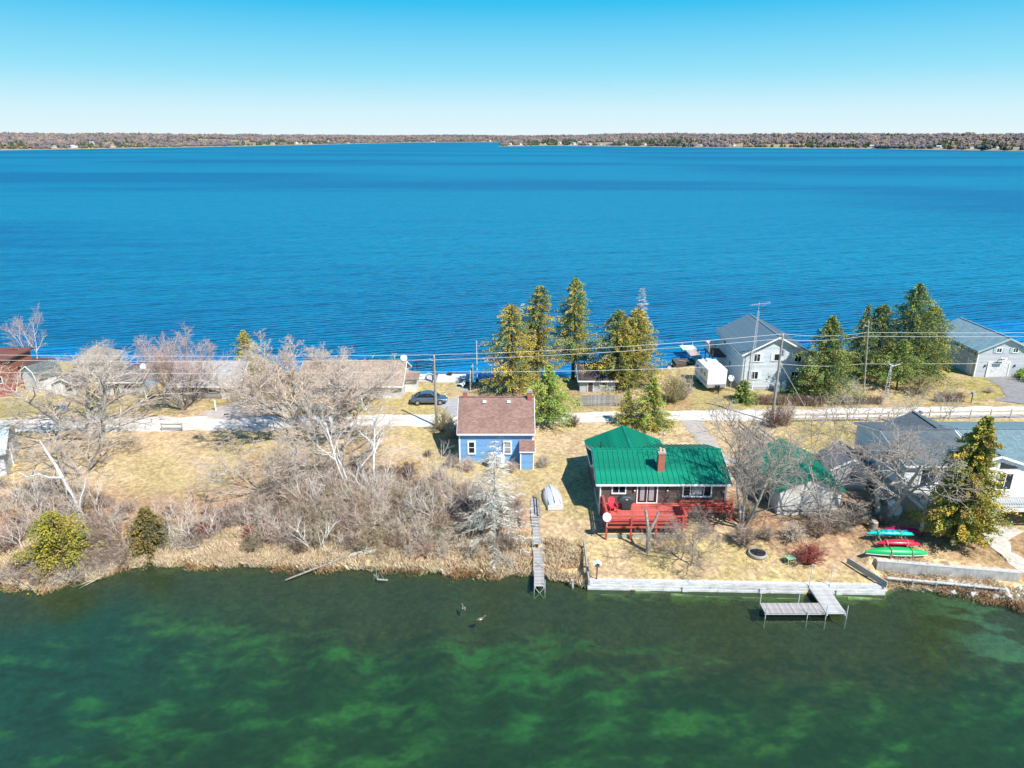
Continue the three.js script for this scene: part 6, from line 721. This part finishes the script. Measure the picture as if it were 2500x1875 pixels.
fir('cedar_tree', 'large dark cedar against the front of two storey house', 38.5, -83.0, { seed: 209, h: 10.5, R: 3.8, base: 0.10, n: 520, per1: 22, cols: [...GREEN, ...DEEP, ...GOLD.slice(1, 3)], prof: (t) => Math.pow(1 - t, 0.85) * 1.02 + 0.02, s: 0.21 });
fir('spruce_tree', 'narrow dark spruce behind the thin pole', 46.2, -90.0, { seed: 210, h: 10.2, R: 2.6, base: 0.16, n: 260, per1: 18, cols: DEEP, s: 0.2, droop: -0.28, gap: 0.5, prof: (t) => Math.pow(1 - t, 0.8) * (0.75 + 0.25 * Math.sin(t * 34)) }); fir('spruce_tree', 'tallest spruce of the dark clump left of garage house', 53.4, -92.0, { seed: 211, h: 12.6, R: 4.3, base: 0.08, n: 620, per1: 21, cols: [...DEEP, ...GREEN], s: 0.21, prof: (t) => Math.pow(1 - t, 0.62) }); fir('spruce_tree', 'lower left spruce of the dark clump', 49.6, -92.8, { seed: 212, h: 9.6, R: 3.6, base: 0.08, n: 480, per1: 19, cols: DEEP, s: 0.21, prof: (t) => Math.pow(1 - t, 0.55) }); fir('spruce_tree', 'right hand spruce of the dark clump by garage house', 56.6, -93.0, { seed: 213, h: 9.4, R: 3.3, base: 0.08, n: 440, per1: 18, cols: [...DEEP, ...GOLD.slice(0, 2)], s: 0.21, prof: (t) => Math.pow(1 - t, 0.55) });
fir('young_fir', 'layered blue green fir in front of the dark clump', 49.5, -86.2, { seed: 214, h: 6.6, R: 3.9, base: 0.2, n: 150, per1: 26, cols: GREEN, s: 0.2, droop: -0.08, gap: 0.4, prof: (t) => Math.pow(1 - t, 0.7) * (0.7 + 0.3 * Math.sin(t * 22)) });
fir('cedar_tree', 'big golden cedar in front of the white house', 35.2, -49.4, { seed: 215, h: 10.9, R: 1.85, base: 0.10, n: 600, per1: 40, cols: [...GOLD, [0.40, 0.33, 0.05], [0.34, 0.30, 0.06]], prof: (t) => (0.55 + 0.5 * sstep(0, 0.3, t)) * Math.pow(1 - t, 0.55) + 0.03, s: 0.18, stemR: 0.26, bark: M.barkGrey, lop: 0.5 });
fir('juniper', 'yellow green juniper leaning over the left shore', -35.3, -47.9, { seed: 216, h: 4.6, R: 2.5, base: 0.02, n: 300, per1: 16, cols: [[0.42, 0.36, 0.04], [0.32, 0.31, 0.04], [0.22, 0.23, 0.05], [0.34, 0.25, 0.06]], s: 0.18, gap: 1.0, prof: (t) => Math.pow(1 - t, 0.6) }); fir('juniper', 'rusty green juniper in the brush right of dead tree', -29.4, -50.2, { seed: 217, h: 3.8, R: 1.7, base: 0.02, n: 230, per1: 13, cols: [[0.26, 0.18, 0.05], [0.19, 0.16, 0.05], [0.14, 0.14, 0.05]], s: 0.2, gap: 0.9, prof: (t) => Math.pow(1 - t, 0.6) });
fir('young_cedar', 'small round cedar at the foot of the service pole', 28.4, -81.9, { seed: 218, h: 2.7, R: 1.25, base: 0.02, n: 170, per1: 11, cols: GREEN, s: 0.2, prof: (t) => Math.pow(1 - t, 0.5) }); fir('leafy_hedge', 'clipped bright green hedge beside the white garage door', 69.6, -90.3, { seed: 219, h: 1.35, R: 1.9, base: 0.02, n: 260, per1: 14, cols: LIME, s: 0.2, droop: 0.1, prof: (t) => Math.pow(1 - t, 0.25), stemR: 0.05 });
fir('young_cedar', 'olive cedar behind the right end of grey bungalow', -32.4, -86.6, { seed: 220, h: 4.6, R: 2.0, base: 0.05, n: 230, per1: 12, cols: [...GOLD], s: 0.2, gap: 0.9 }); fir('young_cedar', 'olive cedar peeking through the tree before grey bungalow', -35.8, -91.5, { seed: 221, h: 6.4, R: 2.2, base: 0.1, n: 240, per1: 12, cols: [...GOLD], s: 0.2, gap: 0.9 });
{ // bare-branched dead spruces
  const dead = (seed, h, R, y0, m) => { const q = rng(seed), w = new Tubes(), f = new Tubes(); w.path([...Array(9)].map((_, k) => V(0.06 * (q() - 0.5), h * k / 8 - 0.2, 0.06 * (q() - 0.5))), [...Array(9)].map((_, k) => 0.016 * h * (1 - 0.95 * k / 8)), 9); const n = 95; for (let i = 0; i < n; i++) { const t = y0 + (0.99 - y0) * (i + q()) / n, az = i * 2.4 + q(), L = R * Math.pow(1 - t, 0.85) * (0.6 + 0.6 * q()) + 0.12, ca = Math.cos(az), sa = Math.sin(az), pt = (e, o = 0) => V(ca * L * e - sa * o, t * h + L * (-0.28 * e + 0.22 * e * e), sa * L * e + ca * o); w.path([pt(0), pt(0.35), pt(0.7), pt(1)], [0.03 * (1 - t) + 0.012, 0.022, 0.015, 0.006], 4); const k = Math.round(10 + 20 * L / R); for (let j = 0; j < k; j++) { const e = 0.2 + 0.8 * q(), s = q() < 0.5 ? 1 : -1, l = (0.25 + 0.3 * q()) * (1.2 - e) * Math.min(1, L) + 0.12, b = pt(e); f.path([b, V(b.x - sa * s * l * 0.6 + ca * l * 0.5, b.y - 0.1 * l, b.z + ca * s * l * 0.6 + sa * l * 0.5), V(b.x - sa * s * l + ca * l * 0.9, b.y - 0.35 * l * q(), b.z + ca * s * l + sa * l * 0.9)], [0.016, 0.013, 0.008], 3); } } return { thick: w.geo(), fine: f.geo() }; };
  const silver = barkM([0.56, 0.56, 0.50]), sil2 = mat([0.66, 0.64, 0.56], 0.95);
  tree('dead_spruce', 'silvery dead spruce at the water left of narrow dock', -1.4, -50.6, dead(401, 9.2, 4.4, 0.07), silver, sil2); tree('dead_spruce', 'bare topped grey spruce rising behind the rightmost cedar', 16.6, -89.2, dead(402, 12.8, 2.6, 0.3), silver, mat([0.56, 0.50, 0.45], 0.95)); tree('dead_spruce', 'thin dead spruce top beside the second lakeside cedar', 1.4, -88.6, dead(403, 10.8, 1.6, 0.5), silver, sil2);
}
// ---------- shrubs, hedges, undergrowth ----------
function shrub(seed, R, h, n, kids = 5, twig = 0.011, arch = 0.3) { const q = rng(seed), t = new Tubes(); for (let i = 0; i < n; i++) { const az = q() * 6.28, k = Math.sqrt(q()), ex = Math.cos(az) * R * k, ez = Math.sin(az) * R * k, ey = h * (0.35 + 0.5 * q() + 0.45 * q() * q()) * Math.sqrt(Math.max(0.1, 1 - 0.75 * k * k)), bx = ex * 0.15, bz = ez * 0.15, mid = V(lerp(bx, ex, 0.4) + (q() - 0.5) * 0.15, ey * (0.55 + arch * 0.4), lerp(bz, ez, 0.4) + (q() - 0.5) * 0.15), end = V(ex, ey, ez); t.path([V(bx, -0.05, bz), mid, end], [twig * 1.5, twig * 1.2, twig * 0.5], 3); for (let j = 0; j < kids; j++) { const e = 0.2 + 0.8 * q(), b = mid.clone().lerp(end, e), l = (0.25 + 0.4 * q()) * Math.min(1.2, h * 0.4); t.path([b, V(b.x + (q() - 0.5) * l, b.y + (q() - 0.35) * l * 0.7, b.z + (q() - 0.5) * l), V(b.x + (q() - 0.5) * l * 2, b.y + (q() - 0.4) * l * 1.4, b.z + (q() - 0.5) * l * 2)], [twig * 0.9, twig * 0.7, twig * 0.4], 3); } } return t.geo(); }
const sg = [shrub(501, 1.2, 1.7, 85, 5, 0.016), shrub(502, 1.35, 1.9, 90, 5, 0.016, 0.6), shrub(503, 1.0, 1.6, 75, 5, 0.015, 0.1)];
function bush(label, x, z, g, m, sc, ry = 0, name = 'shrub') { const o = single(name, label, 'shrub', g, m, put(x, z), ry); if (Array.isArray(sc)) o.scale.set(...sc); else o.scale.setScalar(sc); return o; }
bush('broad olive brown shrub beside the travel trailer', 19.7, -81.5, sg[1], M.twigOlive, [1.55, 2.1, 1.5], 0); bush('second olive shrub merging with the one by the trailer', 21.2, -82.4, sg[0], M.twigTan, [1.2, 1.9, 1.2], 1); bush('brown shrub around the foot of the tall utility pole', 29.3, -73.4, sg[1], M.twigBrown, [1.1, 1.6, 1.1], 2); bush('pale shrub beside the tall utility pole foot', 30.9, -73.9, sg[0], M.twigTan, [1.0, 1.8, 1.0], 0.4); bush('shrub at the foot of the pole left of blue house', -7.6, -72.6, sg[1], M.twigOlive, [1.2, 1.4, 1.2], 0.2); bush('shrub between the left pole and blue house', -6.4, -70.6, sg[0], M.twigTan, [1.0, 1.35, 1.0], 1.2); bush('bare shrub at the left corner of blue house', -5.9, -63.4, sg[2], M.twigGrey, 0.95, 2); bush('bare shrub before the left window of blue house', -4.3, -62.6, sg[0], M.twigTan, [0.9, 0.9, 0.8], 3); bush('bare shrub beside the lean-to of blue house', 0.0, -62.3, sg[2], M.twigTan, [0.8, 0.85, 0.8], 4); bush('dry shrub right of the lean-to', 3.1, -63.3, sg[0], M.twigPale, [0.7, 0.8, 0.7], 5);
bush('dense red dogwood shrub on the lawn by the green table', 22.9, -47.4, sg[1], M.twigRed, [1.1, 1.05, 0.9], 0); bush('red stemmed shrub below the fallen trunk on left shore', -21.6, -51.2, sg[2], M.twigRed, [0.8, 1.0, 0.7], 1); bush('reddish shrub in the brush right of rusty juniper', -25.4, -51.6, sg[0], M.twigRed, [0.9, 0.9, 0.9], 2); bush('wide arching shrub in front of the dark spruces', 51.4, -84.6, sg[1], M.twigOlive, [1.9, 1.5, 1.6], 0.4); bush('small bare shrub on the lawn by the asphalt drive', 60.6, -84.9, sg[2], M.twigTan, 0.6, 0); bush('dark shrub beside the roadside pine trunk', 6.9, -73.8, sg[0], M.twigBrown, [0.8, 0.9, 0.8], 0); bush('small dark shrub before the white cottage', -44.6, -82.0, sg[2], M.twigBrown, 0.7, 0); bush('low dark shrub left of the blue house shadow', -8.6, -65.9, sg[2], M.twigBrown, 0.5, 0);
function hedge(label, x0, x1, z0, z1, h, m, seed) { const q = rng(seed), t = new Tubes(), L = Math.abs(x1 - x0), n = Math.round(L * 75); for (let i = 0; i < n; i++) { const s = q(), x = lerp(x0, x1, s) + (q() - 0.5) * 0.4, z = lerp(z0, z1, s) + (q() - 0.5) * 0.5, y = gy(x, z), hh = h * (0.75 + 0.35 * q()), dx = (q() - 0.5) * 0.6, dz = (q() - 0.5) * 0.7; t.path([V(x, y - 0.05, z), V(x + dx * 0.5, y + hh * 0.5, z + dz * 0.6), V(x + dx, y + hh, z + dz)], [0.016, 0.013, 0.007], 3); for (let j = 0; j < 3; j++) { const e = 0.3 + 0.6 * q(), b = V(x + dx * e, y + hh * e, z + dz * e); t.path([b, V(b.x + (q() - 0.5) * 0.5, b.y + 0.1 + q() * 0.2, b.z + (q() - 0.5) * 0.5)], [0.01, 0.006], 3); } } const o = thing('hedge', label, 'hedge', [0, 0, 0]); part(o, 'twigs', t.geo(), m); }
hedge('brown leafless hedge before the two storey house', 29.8, 37.6, -80.7, -80.1, 1.25, M.twigBrown, 1); hedge('brown leafless hedge right of the large dark cedar', 39.2, 45.0, -80.6, -80.8, 1.05, M.twigBrown, 2); hedge('dark brown clipped hedge by the grey mailbox', 51.9, 55.4, -81.6, -81.6, 1.3, M.twigBrown, 3);
{ // tangled brush, reeds and grass tufts: nobody could count these
  const scatter = (name, geo, m, list, tints) => { const o = shade(new THREE.InstancedMesh(geo, m, list.length)); o.name = name; o.userData.kind = 'stuff'; const q = rng(list.length), mm = new THREE.Matrix4(), e = new THREE.Euler(), c = new THREE.Color(); list.forEach(([x, z, s, sy], i) => { mm.compose(V(x, gy(x, z) - 0.03, z), new THREE.Quaternion().setFromEuler(e.set((q() - 0.5) * 0.3, q() * 6.3, (q() - 0.5) * 0.3)), V(s, sy ?? s, s)); o.setMatrixAt(i, mm); const k = tints[Math.floor(q() * tints.length)], j = 0.8 + 0.4 * q(); o.setColorAt(i, c.setRGB(k[0] * j, k[1] * j, k[2] * j)); }); scene.add(o); };
  const q = rng(901), A = [[], [], []];
  const brushAt = (x, z) => { const dn = zNear(x) - z; if (x > 1.3 && x < 3.2) return 0; let k = 0; if (x < 1.0) { const depth = poly([[-60, 14], [-40, 12], [-30, 9], [-26, 8.5], [-22, 12], [-18, 15], [-8, 13], [-4, 12.5], [1, 8]], x); k = sstep(0.6, 2.2, dn) * (1 - sstep(depth - 2.5, depth + 1, dn)); if (x > -33 && x < -23) k *= 1 - sstep(4.5, 7, dn); if (x > -4.5 && z < -60) k *= 0.5; } if (x > 16.3 && x < 33 && z < -49.6 && z > -57) k = 0.32 * sstep(16.3, 19, x) * (1 - sstep(31.5, 33, x)); return k; };
  for (let i = 0; i < 5200; i++) { const x = -56 + 90 * q(), z = -64 + 19 * q(), k = brushAt(x, z) * sstep(0.22, 0.5, fbm(x * 0.35, z * 0.35, 3, 61)); if (q() > k * 0.4) continue; const s = 0.45 + 0.5 * q(), hi = x > -34 && x < -30 ? 0.7 : 1; A[Math.floor(q() * 3)].push([x, z, s, s * (0.6 + 0.7 * q()) * hi]); }
  // thickets round the white birches and along the point
  for (let i = 0; i < 110; i++) { const x = -14 + 8.5 * (q() + q() - 1), z = -54.2 + 4.5 * (q() + q() - 1); if (zNear(x) - z > 1.5) A[i % 3].push([x, z, 0.7 + 0.6 * q(), 0.9 + 0.6 * q()]); } for (let i = 0; i < 120; i++) { const x = -34.5 + 4.2 * (q() - 0.5) * 2, z = zNear(x) - 0.2 - 2.4 * q(); A[0].push([x, z, 0.5 + 0.4 * q(), 0.4 + 0.3 * q()]); }
  scatter('undergrowth', sg[0], mat([1, 1, 1], 0.95), A[0], [[0.44, 0.36, 0.28], [0.54, 0.46, 0.37], [0.30, 0.22, 0.17]]); scatter('undergrowth_001', sg[1], mat([1, 1, 1], 0.95), A[1], [[0.36, 0.29, 0.19], [0.56, 0.48, 0.39], [0.40, 0.29, 0.23]]); scatter('undergrowth_002', sg[2], mat([1, 1, 1], 0.95), A[2], [[0.42, 0.31, 0.25], [0.50, 0.42, 0.33], [0.26, 0.185, 0.145]]);
  const whip = bareTree({ seed: 611, H: 2.9, W: 1.9, r: 0.028, stems: 3, trunk: 0.25, kids: [5, 4], ang: [0.5, 0.6], spreadStems: 0.35, twig: 0.011 }), whips = []; for (let i = 0; i < 900 && whips.length < 170; i++) { const x = -48 + 48 * q(), z = -62 + 13 * q(); if (q() < brushAt(x, z)) { const s = 0.6 + 0.6 * q(); whips.push([x, z, s, s * (0.7 + 0.6 * q())]); } }
  scatter('thicket_stems', join([whip.thick, whip.fine]), mat([1, 1, 1], 0.95), whips, [[0.66, 0.58, 0.50], [0.56, 0.47, 0.39], [0.50, 0.34, 0.29], [0.70, 0.64, 0.57]]);
  const blades = (seed, n, h, sp, w) => { const r = rng(seed), p = []; for (let i = 0; i < n; i++) { const a = r() * 6.28, d = sp * Math.sqrt(r()), x = Math.cos(a) * d, z = Math.sin(a) * d, hh = h * (0.6 + 0.6 * r()), lx = (r() - 0.5) * hh * 0.9, lz = (r() - 0.5) * hh * 0.9, b = r() * 6.28, wx = Math.cos(b) * w, wz = Math.sin(b) * w; p.push(x - wx, 0, z - wz, x + wx, 0, z + wz, x + lx * 0.5 + wx * 0.7, hh * 0.7, z + lz * 0.5 + wz * 0.7, x - wx, 0, z - wz, x + lx * 0.5 + wx * 0.7, hh * 0.7, z + lz * 0.5 + wz * 0.7, x + lx, hh, z + lz); } const g = new THREE.BufferGeometry(); g.setAttribute('position', new THREE.Float32BufferAttribute(p, 3)); g.computeVertexNormals(); return g; };
  const reedM = mat([1, 1, 1], 0.9, { side: THREE.DoubleSide }), reeds = [], wet = []; for (let i = 0; i < 7000; i++) { const right = q() < 0.05, x = right ? 28.3 + 9.5 * q() : -62 + 67.4 * q(), dn = (right ? 2.0 : 4.2) * Math.pow(q(), 1.3), z = zNear(x) - dn; if (x > 1.4 && x < 2.8) continue; if (x > -37 && x < -31.5 && dn > 1) continue; if (vnoise(x * 0.7, z * 0.7, 77) < 0.28) continue; reeds.push([x, z, 0.7 + 0.6 * q(), (0.4 + 0.6 * q()) * (right ? 0.5 : 1)]); }
  for (let i = 0; i < 520; i++) { const right = q() < 0.2, x = right ? 29 + 9 * q() : -62 + 67 * q(), z = zNear(x) + 0.5 - 0.9 * q(); if (vnoise(x * 0.5, 3, 33) < 0.4) continue; wet.push([x, z, 0.6 + 0.6 * q(), 0.4 + 0.4 * q()]); }
  scatter('dry_reeds', blades(1, 34, 0.7, 0.34, 0.013), reedM, reeds, [[0.60, 0.47, 0.29], [0.68, 0.55, 0.36], [0.52, 0.38, 0.25], [0.62, 0.50, 0.36]]); scatter('dead_cattails', blades(2, 26, 0.75, 0.4, 0.014), reedM, wet, [[0.34, 0.20, 0.10], [0.26, 0.15, 0.08], [0.42, 0.28, 0.15]]);
  const tufts = []; for (let i = 0; i < 16000; i++) { const x = -62 + 128 * q(), z = -46 - 44 * q(), dn = zNear(x) - z, df = z - zFar(x); if (dn < 0.8 || df < 3 || (z < -72 && z > -80.5)) continue; if (x > -5.6 && x < 2.6 && z < -62.6 && z > -71) continue; if (x > 7 && x < 19 && z < -49.8 && z > -64) continue; tufts.push([x, z, 0.6 + 0.9 * q(), 0.5 + 0.8 * q()]); }
  scatter('grass_tufts', blades(3, 22, 0.13, 0.32, 0.012), reedM, tufts, [[0.50, 0.38, 0.22], [0.58, 0.46, 0.28], [0.44, 0.34, 0.18], [0.36, 0.32, 0.13]]);
}
renderer.render(scene, camera);
